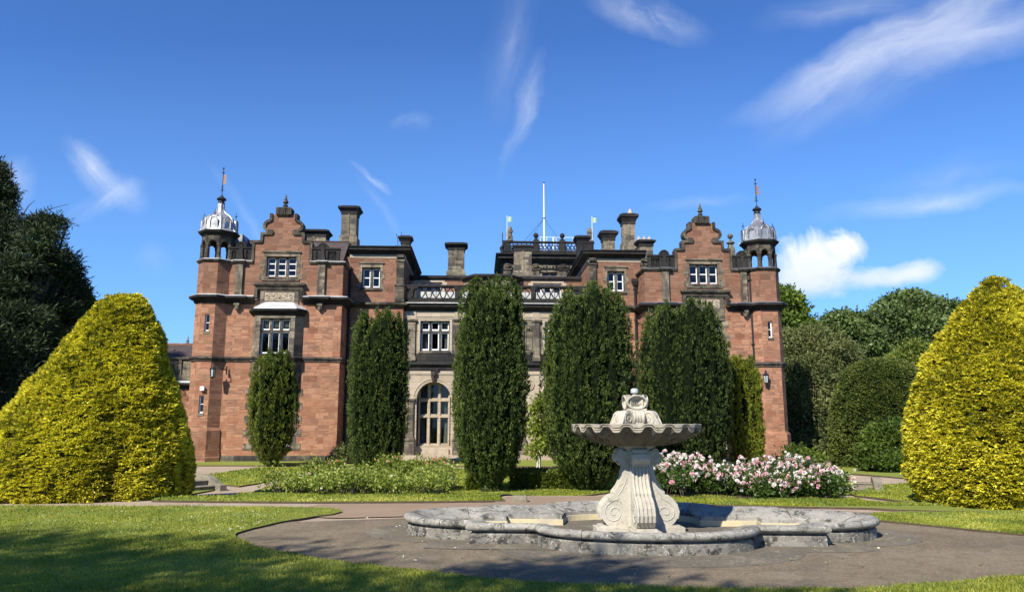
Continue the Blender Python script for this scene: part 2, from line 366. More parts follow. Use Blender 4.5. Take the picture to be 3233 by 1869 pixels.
M['earth'] = groundmat('dark_soil', [(.09, .065, .045), (.13, .095, .065), (.05, .036, .026)], 2, 30, .03)
M['trod'] = groundmat('reddish_gravel', [(.34, .245, .165), (.29, .21, .14), (.17, .12, .082)], 1., 50, .012, fine=(.42, .64))

def leafmat(name, stops, trans=.28, rough=.6, zone=None, spec=.25):
    """colour runs along a per-leaf tint value, from dark to bright"""
    m, N = material(name); at = N.n('ShaderNodeAttribute', attribute_name='tint').outputs['Fac']
    col = N.ramp(at, stops)
    if zone:
        pos = N.n('ShaderNodeTexCoord').outputs['Object']
        col = N.mix(N.m('MULTIPLY', N.mapr(N.noise(pos, zone[1], 3), .42, .6), zone[2]), col, zone[0])
    p = N.n('ShaderNodeBsdfPrincipled', {'Base Color': col, 'Roughness': rough, 'Specular IOR Level': spec})
    t = N.n('ShaderNodeBsdfTranslucent', {'Color': N.mix(1., col, (1.1, 1.25, .7), 'MULTIPLY')})
    N.n('ShaderNodeOutputMaterial', {0: N.n('ShaderNodeMixShader', {0: trans, 1: p, 2: t})}); return m
M['gold'] = leafmat('golden_yew', [(0, (0.1083, 0.1142, 0.0143)), (.35, (0.3317, 0.3080, 0.0242)), (.7, (0.6635, 0.5600, 0.0396)), (1, (0.9000, 0.8221, 0.0858))], .3, .5)
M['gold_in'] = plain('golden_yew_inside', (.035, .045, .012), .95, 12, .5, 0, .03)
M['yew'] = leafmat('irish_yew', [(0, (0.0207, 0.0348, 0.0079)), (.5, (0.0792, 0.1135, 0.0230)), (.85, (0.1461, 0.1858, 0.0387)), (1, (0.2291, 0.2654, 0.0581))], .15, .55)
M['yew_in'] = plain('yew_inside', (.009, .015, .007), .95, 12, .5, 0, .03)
M['yew_y'] = leafmat('yellowish_irish_yew', [(0, (0.037, 0.056, 0.010)), (.5, (0.125, 0.163, 0.022)), (1, (0.325, 0.338, 0.050))], .18, .55)
M['yew_g'] = leafmat('golden_irish_yew', [(0, (0.055, 0.077, 0.009)), (.5, (0.187, 0.215, 0.020)), (1, (0.396, 0.396, 0.039))], .2, .55)
M['clip'] = leafmat('clipped_yew_dome', [(0, (0.045, 0.068, 0.015)), (.6, (0.128, 0.158, 0.033)), (1, (0.225, 0.247, 0.053))], .18, .55)
M['conifer'] = leafmat('dark_conifer', [(0, (0.010, 0.018, 0.007)), (.6, (0.029, 0.047, 0.018)), (1, (0.065, 0.091, 0.033))], .12, .6)
M['broad'] = leafmat('broadleaf', [(0, (0.0356, 0.0645, 0.0101)), (.6, (0.1081, 0.1622, 0.0211)), (1, (0.2012, 0.2600, 0.0343))], .3, .5)
M['broadblue'] = leafmat('bluish_broadleaf', [(0, (0.0379, 0.0603, 0.0179)), (.6, (0.1127, 0.1622, 0.0452)), (1, (0.2093, 0.2704, 0.0811))], .25, .5)
M['olive'] = leafmat('olive_evergreen', [(0, (0.0540, 0.0676, 0.0211)), (.6, (0.1323, 0.1477, 0.0476)), (1, (0.2173, 0.2246, 0.0788))], .2, .6)
M['rose'] = leafmat('rose_leaves', [(0, (0.0276, 0.0520, 0.0109)), (.6, (0.0690, 0.1186, 0.0203)), (1, (0.1380, 0.1997, 0.0374))], .3, .45)
M['roselight'] = leafmat('light_rose_leaves', [(0, (.10, .14, .02)), (.6, (.26, .31, .05)), (1, (.45, .46, .12))], .35, .45)
M['grass'] = leafmat('grass_blades', [(0, (0.1530, 0.1862, 0.0153)), (.5, (0.3672, 0.3773, 0.0510)), (.9, (0.5304, 0.5096, 0.1105)), (1, (0.6528, 0.5880, 0.2210))], .4, .5, zone=((.17, .24, .05), .9, .6))
M['petal'] = leafmat('pink_rose_petals', [(0, (.66, .32, .37)), (.25, (.76, .52, .56)), (.55, (.84, .72, .74)), (1, (.88, .84, .82))], .3, .6)
M['petal2'] = leafmat('coral_petals', [(0, (.65, .22, .17)), (.5, (.75, .40, .3)), (1, (.8, .7, .5))], .3, .6)
M['petal3'] = leafmat('cream_petals', [(0, (.75, .72, .4)), (1, (.85, .83, .7))], .3, .6)

# ================================================================== THE HOUSE (local axes: u along the front, v into the house, z up)
PHI = R(2.5)
house = empty('country_house', (0, 33.4, 0), PHI, 'long red sandstone country house with stepped gables and domed corner turrets', 'house')
def put(mb, name, mat, par=None, g=0., dz=0., s=1, **kw):
    ks = [k for k in mb.k if 0 < k[0] < len(mb.v)]
    if ks:
        ks = [(0, 0)] + ks + [(len(mb.v), len(mb.f))]; out = None
        for a, b in zip(ks, ks[1:]):
            q = MB(); q.v = mb.v[a[0]:b[0]]; q.f = [[i - a[0] for i in f] for f in mb.f[a[1]:b[1]]]
            o = put(q, name, mat, par, g, dz, s, **kw); out = out or o
        return out
    if s == -1: mb.v = [(-x, y, z) for x, y, z in mb.v]
    o = mb.build(name, M[mat], par or house, **kw)
    if par is None: o.location = (g, 0, dz)
    return o

def window(u0, u1, z0, z1, v, cols, trans=(), mat='trim', mull=.09, rails=True, g=0., dz=0., s=1, white=True, blind=0, curtain=False, fr=.05, back=.16, sill=True):
    """stone mullioned window; > sash, pane, sill"""
    f = MB(); t = .05
    f.solid([(u0, z0), (u1, z0), (u1, z1), (u0, z1)], v + .06, v + .30, [[(u0 + t, z0 + t), (u0 + t, z1 - t), (u1 - t, z1 - t), (u1 - t, z0 + t)]])
    wdt = (u1 - u0 - 2 * t - (cols - 1) * mull) / cols; zs = [z0 + t] + [x for x in trans] + [z1 - t]
    cells = []
    for c in range(cols):
        a = u0 + t + c * (wdt + mull)
        if c: f.frustum(a - mull, a, v + .1, v + .28, z0 + t, a - mull, a, v + .1, v + .28, z1 - t)
        for i in range(len(zs) - 1):
            lo = zs[i] + (mull / 2 if i else 0); hi = zs[i + 1] - (mull / 2 if i < len(zs) - 2 else 0); cells.append((a, a + wdt, lo, hi, i))
    for zt in trans:
        for c in range(cols):
            a = u0 + t + c * (wdt + mull); f.box(a, a + wdt, v + .11, v + .27, zt - mull / 2, zt + mull / 2)
    W = put(f, 'window', mat, None, g, dz, s)
    sa = MB(); pa = MB(); cu = MB()
    for a, b, lo, hi, i in cells:
        sa.solid([(a, lo), (b, lo), (b, hi), (a, hi)], v + back, v + back + .06, [[(a + fr, lo + fr * 1.7), (a + fr, hi - fr), (b - fr, hi - fr), (b - fr, lo + fr * 1.7)]])
        if rails:
            nr = rails if isinstance(rails, int) and rails > 1 else 1
            for q in range(nr):
                zc = lo + (hi - lo) * (q + 1) / (nr + 1) + .02
                sa.box(a + fr, b - fr, v + back + .004, v + back + .05, zc - .022, zc + .022)
        pa.add([(a + fr * .5, v + back + .03, lo), (b - fr * .5, v + back + .03, lo), (b - fr * .5, v + back + .03, hi), (a + fr * .5, v + back + .03, hi)], [(0, 1, 2, 3)])
        if blind and i == len(zs) - 2: cu.box(a + .02, b - .02, v + back + .08, v + back + .1, hi - blind * (hi - lo), hi)
    put(sa, 'sash', 'white' if white else mat, W, s=s)
    put(pa, 'pane', 'glass', W, s=s)
    if blind: put(cu, 'blind', 'blind', W, s=s)
    if curtain:
        cu = MB()
        for sd in (0, 1):
            pts = []
            for q in range(15):
                tt = q / 14; uu = (u0 + .08 + tt * (u1 - u0) * .27) if sd == 0 else (u1 - .08 - tt * (u1 - u0) * .2)
                pts.append((uu, v + back + .22 + .035 * math.sin(q * 2.3)))
            zz = [z0 + .05, z0 + (z1 - z0) * .35, z1]; nar = [.75, .55, 1.]
            vs = []
            for zc, k in zip(zz, nar):
                for (uu, vv) in pts:
                    e = u0 + .08 if sd == 0 else u1 - .08; vs.append((e + (uu - e) * k, vv, zc))
            cu.add(vs, [(r * 15 + q, r * 15 + q + 1, (r + 1) * 15 + q + 1, (r + 1) * 15 + q) for r in (0, 1) for q in range(14)])
        put(cu, 'curtain', 'curtain', W, s=s, smooth=True)
    if sill:
        put(MB().box(u0 - .06, u1 + .06, v - .07, v + .12, z0 - .09, z0 - .002), 'sill', mat, W, s=s)
    return W

def surround(mb, u0, u1, z0, z1, v, w_=.16, q=True, proud=.02, seed=1):
    """dressed stone round an opening with long and short quoins"""
    rr = random.Random(seed)
    mb.box(u0 - w_, u1 + w_, v - proud, v + .1, z1, z1 + .14)
    n = max(3, round((z1 - z0) / .27)); h = (z1 - z0 + .12) / n
    for sd in (-1, 1):
        for i in range(n):
            ww = w_ * (1.0 if i % 2 else 2.0) if q else w_; zb = z0 - .12 + i * h; pr = proud - .003 + rr.random() * .004
            e = u0 if sd < 0 else u1
            mb.box(min(e, e + sd * ww), max(e, e + sd * ww), v - pr, v + .1, zb + .003, zb + h - .003)
    return mb

def arc(cx, cz, r, a0, a1, n=8): return [(cx + r * math.cos(R(a0 + (a1 - a0) * i / n)), cz + r * math.sin(R(a0 + (a1 - a0) * i / n))) for i in range(n + 1)]
def chimney_(u, v, w_, dep, z0, z1, capz, capw, mat='grey', base=None, flue=True, slant=False):
    c = MB()
    c.box(u - w_ / 2, u + w_ / 2, v, v + dep, z0, z1)
    if base: c.frustum(u - w_ / 2 - .07, u + w_ / 2 + .07, v - .07, v + dep + .07, z0 - .02, u - w_ / 2 - .07, u + w_ / 2 + .07, v - .07, v + dep + .07, base); c.frustum(u - w_ / 2 - .07, u + w_ / 2 + .07, v - .07, v + dep + .07, base, u - w_ / 2 - .003, u + w_ / 2 + .003, v - .003, v + dep + .003, base + .1)
    if flue: c.box(u - w_ * .05, u + w_ * .05, v - .035, v, z0 + .3, z1 - .12)
    o = put(c, 'chimney', mat)
    k = MB(); a = w_ / 2; b = capw / 2; d = (capw - w_) / 2; h = capz - z1
    k.frustum(u - a - .03, u + a + .03, v - .03, v + dep + .03, z1 - .12, u - a - .03, u + a + .03, v - .03, v + dep + .03, z1)
    k.frustum(u - a - .03, u + a + .03, v - .03, v + dep + .03, z1, u - b + .03, u + b - .03, v - d + .03, v + dep + d - .03, z1 + h * .55)
    k.box(u - b, u + b, v - d, v + dep + d, z1 + h * .55, z1 + h * .85)
    k.frustum(u - b + .05, u + b - .05, v - d + .05, v + dep + d - .05, z1 + h * .85, u - a, u + a, v, v + dep, capz + .03)
    put(k, 'chimney_cap', 'dark', o)
    return o

CORN = [(0, 6.93), (.06, 6.95), (.09, 7.04), (.20, 7.10), (.28, 7.15), (.28, 7.24), (.22, 7.265), (0, 7.34)]
BELT = [(0, 4.32), (.04, 4.35), (.06, 4.42), (.11, 4.46), (.11, 4.52), (0, 4.57)]
PSTR = [(0, 8.77), (.04, 8.79), (.09, 8.85), (.10, 8.91), (0, 8.95)]

def wing(g, dz, s, c, hw, ch, left):
    P = lambda mb, n, m, par=None, **k: put(mb, n, m, par, g, dz, s, **k)
    ti, tl = c + hw + ch, c - hw - ch                      # inner and outer tower edges on the wall plane
    topR = [(1.28, 8.85), (1.28, 9.84), (.95, 9.84), (.95, 10.22), (.5, 10.22), (.5, 10.32)] + arc(.62, 10.57, .25, -80, 80, 8) + [(.58, 10.86), (.58, 11.12), (.30, 11.12), (.30, 11.38)]
    topL = [(-x, z) for x, z in topR[::-1]]
    outer = [(-2.45, -.4), (2.8, -.4), (2.8, 8.85)] + topR + topL + [(-2.45, 8.85)]
    rect = lambda a, b, z0, z1: [(a, z0), (a, z1), (b, z1), (b, z0)]
    holes = [rect(-.67, .67, 8.22, 9.13), rect(-.8, .8, .62, 3.15)]
    holes.append(rect(-.72, .72, 4.7, 6.2) if left else rect(-.74, .74, 5.05, 6.5))
    wl = MB().solid(outer, 0, .34, holes)
    wl.box(2.5, 2.8, .34, 6, -.4, 8.85).box(-2.45, -2.15, .34, 6, -.4, 8.85).box(-2.15, 2.5, 5.7, 6, -.4, 8.85).box(-2.15, 2.5, .34, 5.7, 8.5, 8.8)
    P(wl, 'wall', 'red')
    # coping stones and crowning block of the stepped gable
    cp = MB()
    for lst, sg in ((topR[1:-2], 1), (topL[2:-1], -1)):
        lst = lst if sg == 1 else lst[::-1]; cp.cut()
        for i in range(len(lst) - 1):
            a, b = lst[i], lst[i + 1]
            d = Vector((b[0] - a[0], b[1] - a[1])); L = d.length
            if L < 1e-3: continue
            d /= L; nrm = Vector((d.y, -d.x)) * sg                     # points away from the wall
            e = .035 if L > .15 else .012; q = .0015 * (i % 3)
            p0 = Vector(a) - d * e; p1 = Vector(b) + d * e
            cp.solid([tuple(p0 - nrm * .075), tuple(p1 - nrm * .075), tuple(p1 + nrm * .05), tuple(p0 + nrm * .05)], -.07 - q, .40 + q)
    for sg in (-1, 1): cp.cut().box(min(sg * 1.24, sg * 1.36), max(sg * 1.24, sg * 1.36), -.05, .39, 8.9, 9.80)
    P(cp, 'gable_coping', 'trim')
    fb = MB().box(-.28, .28, -.11, .42, 11.08, 11.36).box(-.35, -.20, -.13, .44, 11.1, 11.42).box(.20, .35, -.13, .44, 11.1, 11.42).box(-.30, .30, -.12, .43, 11.362, 11.44)
    fb.lathe((0, .15, 11.44), [(.17, 0), (.17, .04), (.09, .10), (.12, .15), (.08, .19), (.05, .22), (.12, .28), (.13, .33), (.07, .40), (.09, .42), (.06, .46), (.05, .55), (.015, .68)], 14)
    fb.box(-.07, -.03, -.15, -.05, 11.12, 11.34).box(.03, .07, -.15, -.05, 11.12, 11.34)
    P(fb, 'gable_finial', 'trim')
    # window surrounds, hood mould
    sr = surround(MB(), -.70, .70, 8.2, 9.15, 0, .13, seed=3)
    sr.sweep([(-.80, .1), (-.80, -.02), (.80, -.02), (.80, .1)], [(0, 9.27), (.03, 9.29), (.07, 9.34), (.07, 9.38), (0, 9.41)])
    sr.box(-.84, .84, -.05, .05, 8.02, 8.12)
    P(sr, 'window_surround', 'grey')
    window(-.70, .70, 8.18, 9.15, 0, 3, g=g, dz=dz, s=s, mull=.10, rails=2 if left else 1, fr=.038, mat='trim')
    # wall strips, corbels, string courses, cornice, plinth
    st = MB(); cb = MB()
    pl = (-2.0, -1.68) if left else (-1.98, -1.70)
    for a, b in (pl, (1.68, 2.0)):
        st.cut().box(a, b, -.13, .02, 7.31, 8.8)
        cb.cut().box(a + .04, b - .04, -.24, .02, 6.84, 6.95).lathe(((a + b) / 2, -.10, 6.62), [(.02, 0), (.08, .04), (.11, .12), (.13, .22)], 10)
    P(st, 'wall_strip', 'grey'); P(cb, 'corbel', 'grey')
    tw = [(tl, 2.2), (tl, 0), (c - hw, -.42), (c + hw, -.42), (ti, 0)]
    br = lambda a, b, o: [(a, 0), (a, -o), (b, -o), (b, 0)]
    mo = MB()
    mo.sweep(tw + br(pl[0] - .01, pl[1] + .01, .14) + [(-1.09, 0)], CORN).cut().sweep([(1.09, 0)] + br(1.67, 2.01, .14) + [(2.8, 0), (2.8, 1.48)], CORN)
    P(mo, 'cornice', 'dark')
    fl_ = MB().sweep(tw + br(pl[0] - .01, pl[1] + .01, .14) + [(-1.09, 0)], [(.0, 7.345), (.27, 7.272), (.295, 7.262), (.295, 7.245), (.0, 7.25)]).cut().sweep([(1.09, 0)] + br(1.67, 2.01, .14) + [(2.8, 0), (2.8, 1.4)], [(.0, 7.345), (.27, 7.272), (.295, 7.262), (.295, 7.245), (.0, 7.25)])
    fl_.cut().sweep(tw + br(pl[0] - .01, pl[1] + .01, .14) + [(-1.28, 0)], [(0, 8.957), (.112, 8.915), (.112, 8.90), (0, 8.9)]).cut().sweep([(1.28, 0)] + br(1.67, 2.01, .14) + [(2.8, 0), (2.8, 1.48)], [(0, 8.957), (.112, 8.915), (.112, 8.90), (0, 8.9)])
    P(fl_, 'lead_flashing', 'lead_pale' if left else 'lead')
    mo = MB()
    if left: mo.sweep(tw + [(-1.13, 0), (-.85, -.45), (.85, -.45), (1.13, 0), (2.8, 0), (2.8, 1.48)], BELT)
    else: mo.sweep(tw + [(2.8, 0), (2.8, 1.48)], BELT)
    mo.cut().sweep([(ti, 0), (2.8, 0), (2.8, 1.48)], [(.0, .27), (.05, .21), (.06, -.4)])
    mo.cut().sweep(tw + br(pl[0] - .01, pl[1] + .01, .14) + [(-1.28, 0)], PSTR).cut().sweep([(1.28, 0)] + br(1.67, 2.01, .14) + [(2.8, 0), (2.8, 1.48)], PSTR)
    P(mo, 'string_course', 'trim')
    # pierced parapets either side of the gable
    for a, b in ((ti - .15, -1.37), (1.37, 2.6)):
        pp = MB(); m_ = (-1.84 if a < 0 else 1.84)
        holes = []
        for x0, x1 in ((a + .12, m_ - .17), (m_ + .17, b - .10)):
            holes.append([(x0 + .05, 9.03), (x0 + .05, 9.41), (x1 - .05, 9.41), (x1 - .05, 9.03)])
        pp.solid([(a, 8.94), (b, 8.94), (b, 9.50), (a, 9.50)], .0, .10, holes).box(a, b, .12, .2, 8.94, 9.49)
        pp.box(a - .02, b + .02, -.045, .22, 9.502, 9.57)
        for h in holes:
            x0, x1, zm = h[0][0], h[2][0], 9.22; xm = (x0 + x1) / 2
            for sx in (-1, 1):
                for sz in (-1, 1): pp.ring((xm + sx * .075, .04, zm + sz * .095), .06, .014, 8)
            pp.box(xm - .02, xm + .02, .02, .07, zm - .05, zm + .05).ring((xm, .03, zm), .16, .012, 4, sz=1.15)
        pp.frustum(m_ - .16, m_ + .16, -.15, .10, 8.94, m_ - .09, m_ + .09, -.09, .10, 9.25).frustum(m_ - .09, m_ + .09, -.09, .1, 9.25, m_ - .07, m_ + .07, -.07, .1, 9.55)
        hd = arc(m_, 9.57, .20, 0, 180, 10)
        pp.solid(hd, .0, .12).solid(arc(m_, 9.575, .24, 0, 180, 10) + arc(m_, 9.575, .19, 180, 0, 10), -.03, .14)
        for q in range(5): pp.bar((m_, 9.58), (m_ + .17 * math.cos(R(30 + 30 * q)), 9.58 + .17 * math.sin(R(30 + 30 * q))), .02, -.02, .0)
        P(pp, 'pierced_parapet', 'dark')
    # framed heraldic-style scroll panel above the first floor window
    en = MB().sweep([(-1.0, .1), (-1.0, -.10), (1.0, -.10), (1.0, .1)], [(0, 7.56), (.04, 7.62), (.05, 7.70), (.12, 7.76), (.15, 7.80), (.15, 7.87), (0, 7.93)])
    en.box(-1.09, -.93, -.2, .02, 7.1, 7.62).box(.93, 1.09, -.2, .02, 7.1, 7.62)
    en.box(-1.06, -.95, -.23, -.19, 7.2, 7.6).box(.95, 1.06, -.23, -.19, 7.2, 7.6)
    P(en, 'panel_hood', 'trim')
    pn = MB().solid([(-.86, 6.5), (.86, 6.5), (.86, 7.60), (-.86, 7.60)], -.07, .02, [rect(-.68, .68, 7.09, 7.49)])
    pn.box(-.70, .70, -.035, .02, 7.07, 7.51)
    P(pn, 'panel_surround', 'grey')
    rl = MB().box(-.66, .66, -.045, -.02, 7.10, 7.48)
    for sx in (-1, 1):
        for (ox, oz, r0) in ((.52, 7.30, .11), (.30, 7.33, .07), (.17, 7.24, .05)):
            pts = [(sx * (ox + r0 * (1 - t / 22) * math.cos(t * .62)), -.055, oz + r0 * (1 - t / 22) * math.sin(t * .62)) for t in range(20)]
            rl.tube(pts, [.022 - .0006 * q for q in range(20)], 5)
        rl.tube([(sx * (.1 + .05 * t), -.055, 7.17 + .03 * math.sin(t * 1.4)) for t in range(11)], .016, 5)
        rl.tube([(sx * (.08 + .05 * t), -.055, 7.41 + .025 * math.cos(t * 1.1)) for t in range(11)], .014, 5)
    if left: rl.ring((0, -.055, 7.29), .10, .022, 14); rl.lathe((0, -.05, 7.23), [(.0, 0), (.06, .02), (.07, .06), (.05, .11), (0, .13)], 12)
    else:
        rl.solid([(-.10, 7.2), (0, 7.13), (.10, 7.2), (.10, 7.33), (-.10, 7.33)], -.065, -.04); rl.lathe((0, -.05, 7.36), [(.05, 0), (.06, .04), (.03, .08)], 10)
        rl.ring((0, -.055, 7.25), .15, .014, 14, sz=.7)
    P(rl, 'carved_panel', 'buff')
    # first floor
    if left:
        by = MB().solid([(-.85, 3.55), (.85, 3.55), (.85, 6.44), (-.85, 6.44)], -.45, -.31, [rect(-.66, .66, 4.64, 6.25), rect(-.55, .55, 3.7, 4.25)])
        by.box(-.56, .56, -.41, -.33, 3.69, 4.26)
        for sg in (-1, 1):
            q = [(sg * 1.13, .02), (sg * .85, -.45), (sg * .85, -.31), (sg * .97, .02)]
            by.prism(q if sg > 0 else q[::-1], 3.55, 6.44)
        by.prism([(-1.0, .02), (-.80, -.32), (.80, -.32), (1.0, .02)], 3.2, 3.55, [(-1.13, .02), (-.85, -.45), (.85, -.45), (1.13, .02)])
        by.box(-.9, .9, -.31, .0, 6.3, 6.44)
        B = P(by, 'bay_window', 'grey')
        cr = MB().sweep([(-1.13, .02), (-.85, -.45), (.85, -.45), (1.13, .02)], [(0, 6.36), (.03, 6.38), (.06, 6.46), (.16, 6.52), (.20, 6.56), (.20, 6.66), (0, 6.69)])
        put(cr, 'bay_cornice', 'dark', B)
        rf = MB(); e = [(-1.36, .02), (-.97, -.66), (.97, -.66), (1.36, .02)]
        rf.prism([(-1.30, .02), (-.93, -.62), (.93, -.62), (1.30, .02)], 6.66, 6.70, [(-1.28, .02), (-.92, -.60), (.92, -.60), (1.28, .02)])
        rf.prism([(-1.28, .02), (-.92, -.60), (.92, -.60), (1.28, .02)], 6.70, 6.86, [(-1.0, .02), (-.80, -.30), (.80, -.30), (1.0, .02)])
        rf.prism([(-1.0, .02), (-.80, -.30), (.80, -.30), (1.0, .02)], 6.86, 7.03, [(-.68, .02), (-.62, -.075), (.62, -.075), (.68, .02)])
        put(rf, 'bay_roof', 'lead_pale', B)
        window(-.66, .66, 4.64, 6.25, -.45, 3, (5.68,), g=g, dz=dz, s=s, mull=.10, rails=False, fr=.035, blind=.72, sill=True)
    else:
        P(surround(MB(), -.74, .74, 5.03, 6.48, 0, .15, seed=5), 'window_surround', 'grey')
        window(-.74, .74, 5.05, 6.5, 0, 3, (5.95,), g=g, dz=dz, s=s, mull=.09, rails=False, fr=.045)
    P(surround(MB(), -.80, .80, .62, 3.15, 0, .22, seed=6), 'window_surround', 'grey')
    window(-.80, .80, .62, 3.15, 0, 3, (2.3,), g=g, dz=dz, s=s, mull=.11, rails=False, fr=.05)
    # ---- corner turret
    T = MB(); ring = [(c + hw, -.42), (ti, 0), (ti, .66), (c + hw, 1.08), (c - hw, 1.08), (tl, .66), (tl, 0), (c - hw, -.42)]
    T.sweep(ring, [(0, -.4), (0, 8.86)], caps=False)
    slits = [rect(c - .10, c + .10, 5.66, 6.42)] + ([rect(c - .10, c + .10, 2.09, 2.86)] if left else [])
    T.solid([(c - hw, -.4), (c + hw, -.4), (c + hw, 8.86), (c - hw, 8.86)], -.42, -.28, slits)
    T.prism([(tl, 0), (c - hw, -.42), (c + hw, -.42), (ti, 0), (ti, .66), (c + hw, 1.08), (c - hw, 1.08), (tl, .66)], 8.80, 8.862)
    T.sweep([(tl, 1.2), (tl, 0), (c - hw, -.42), (c + hw, -.42), (ti, 0)], [(0, 1.47), (.09, 1.34), (.09, .24), (.15, .2), (.15, -.4)])
    TT = P(T, 'turret', 'red')
    for sl_ in slits:
        z0, z1 = sl_[0][1], sl_[1][1]
        f = MB().solid([(c - .10, z0), (c + .10, z0), (c + .10, z1), (c - .10, z1)], -.34, -.29, [rect(c - .055, c + .07, z0 + .06, z1 - .04)])
        f.box(c - .055, c + .07, -.33, -.30, (z0 + z1) / 2 - .015, (z0 + z1) / 2 + .015)
        W = P(f, 'slit_window', 'white')
        put(MB().add([(c - .1, -.31, z0), (c + .1, -.31, z0), (c + .1, -.31, z1), (c - .1, -.31, z1)], [(0, 1, 2, 3)]), 'pane', 'glass', W, s=s)
        put(MB().box(c - .14, c + .14, -.44, -.30, z0 - .12, z0 - .002), 'sill', 'grey', W, s=s)
    cx, cy = c, .33; octo = R(22.5)
    # open lantern stage: eight piers and arches
    L = MB(); ro = .72 / math.cos(octo)
    for k in range(8):
        a = octo + k * math.pi / 4; L.lathe((cx + .66 * math.cos(a), cy + .66 * math.sin(a), 8.92), [(.125, 0), (.125, .09), (.095, .12), (.09, .62), (.115, .66), (.115, .72)], 8, a)
    for k in range(8):
        a0 = octo + k * math.pi / 4; a1 = a0 + math.pi / 4
        p0 = Vector((cx + .69 * math.cos(a0), cy + .69 * math.sin(a0))); p1 = Vector((cx + .69 * math.cos(a1), cy + .69 * math.sin(a1)))
        d = (p1 - p0); W_ = d.length; d /= W_; nv = Vector((d.y, -d.x))
        if nv.dot((p0 + p1) / 2 - Vector((cx, cy))) < 0: nv = -nv
        ar = [(0, 9.58), (0, 10.06), (W_, 10.06), (W_, 9.58), (W_ - .09, 9.58)] + arc(W_ / 2, 9.62, W_ / 2 - .10, 0, 180, 10)[0:] + [(.09, 9.58)]
        V2, F2 = tri_poly(ar)
        for off, fl in ((.03, 0), (-.09, 1)):
            L.add([(p0.x + d.x * x + nv.x * off, p0.y + d.y * x + nv.y * off, z) for x, z in V2], [f[::-1] if fl else f for f in F2])
        n_ = len(ar); L.add([(p0.x + d.x * x + nv.x * o_, p0.y + d.y * x + nv.y * o_, z) for o_ in (.03, -.09) for x, z in ar], [(i, (i + 1) % n_, n_ + (i + 1) % n_, n_ + i) for i in range(n_)])
        av = arc(W_ / 2, 9.62, W_ / 2 - .05, 0, 180, 10)
        L.tube([(p0.x + d.x * x + nv.x * .04, p0.y + d.y * x + nv.y * .04, z) for x, z in av], .03, 5)
    put(L, 'lantern_stage', 'trim', TT, s=s)
    K = MB().lathe((cx, cy, 0), [(.05, 10.0), (.74, 10.04), (.78, 10.10), (.86, 10.16), (.90, 10.22), (.90, 10.26), (.6, 10.27)], 8, octo)
    put(K, 'eaves_cornice', 'dark', TT, s=s)
    D = MB(); prof = [(.92, 10.262), (.84, 10.31), (.79, 10.42), (.76, 10.58), (.73, 10.74), (.67, 10.89), (.56, 11.02), (.42, 11.12), (.30, 11.20), (.20, 11.32), (.15, 11.46), (.135, 11.64), (.13, 11.72)]
    D.lathe((cx, cy, 0), prof, 8, octo)
    for k in range(8):                                                # rolls on the dome ribs
        a = octo + k * math.pi / 4; D.tube([(cx + r * math.cos(a) * 1.0, cy + r * math.sin(a) * 1.0, z) for r, z in prof], .022, 5)
    for k in (1, 3, 5, 7):                                            # little lucarnes
        a = k * math.pi / 4 + math.pi / 4 * 0; dx, dy = math.cos(a), math.sin(a)
        if True:
            aa = arc(0, 10.74, .15, 0, 180, 8); tx, ty = -dy, dx
            pts = [(cx + dx * .74 + tx * x, cy + dy * .74 + ty * x, z) for x, z in [(.15, 10.4)] + aa + [(-.15, 10.4)]]
            D.tube(pts, .03, 5)
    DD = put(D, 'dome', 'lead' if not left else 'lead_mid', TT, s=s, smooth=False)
    LU = MB()
    for k in range(4):
        a = math.pi / 2 * k; dx, dy = math.cos(a), math.sin(a); tx, ty = -dy, dx
        bx = lambda u_, w_, z: (cx + dx * u_ + tx * w_, cy + dy * u_ + ty * w_, z)
        LU.cut(); aa = [(.17, 10.36), (.16, 10.72)] + arc(0, 10.74, .15, 15, 165, 7) + [(-.16, 10.72), (-.17, 10.36)]
        n_ = len(aa); LU.add([bx(.76, x, z) for x, z in aa] + [bx(.5, x * .9, z) for x, z in aa], [tuple(range(n_))] + [(i, (i + 1) % n_, n_ + (i + 1) % n_, n_ + i) for i in range(n_)])
        LU.tube([bx(.77, x, z) for x, z in aa], .028, 5)
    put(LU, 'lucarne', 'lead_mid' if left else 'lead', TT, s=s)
    FI = MB().lathe((cx, cy, 0), [(.13, 11.70), (.17, 11.72), (.14, 11.75), (.13, 11.82), (.20, 11.87), (.22, 11.91), (.16, 11.98), (.10, 12.0), (.06, 12.08), (.02, 12.12)], 12)
    put(FI, 'dome_finial', 'iron', TT, s=s)
    V_ = MB().tube([(cx, cy, 12.05), (cx, cy, 13.45)], .018, 6)
    for zc, r in ((12.35, .10), (12.45, .06), (12.55, .05), (13.2, .08)):
        V_.tube([(cx - r, cy, zc), (cx + r, cy, zc)], .012, 5).tube([(cx, cy - r, zc), (cx, cy + r, zc)], .012, 5)
        V_.lathe((cx, cy, zc - .03), [(.0, 0), (.045, .03), (0, .06)], 8)
    V_.lathe((cx, cy, 13.38), [(.0, 0), (.04, .02), (.05, .05), (.0, .07)], 8)
    for dx, dy in ((.72, 0), (-.72, 0), (0, -.70), (0, .70)):
        x, y = cx + dx, cy + dy
        V_.cut().tube([(x, y, 10.84), (x, y, 11.24)], .014, 5).tube([(x - .08, y, 11.08), (x + .08, y, 11.08)], .011, 5).tube([(x, y - .08, 11.08), (x, y + .08, 11.08)], .011, 5).lathe((x, y, 11.02), [(0, 0), (.035, .05), (0, .1)], 6)
    put(V_, 'vane_rod', 'iron', TT, s=s)
    fl = MB()
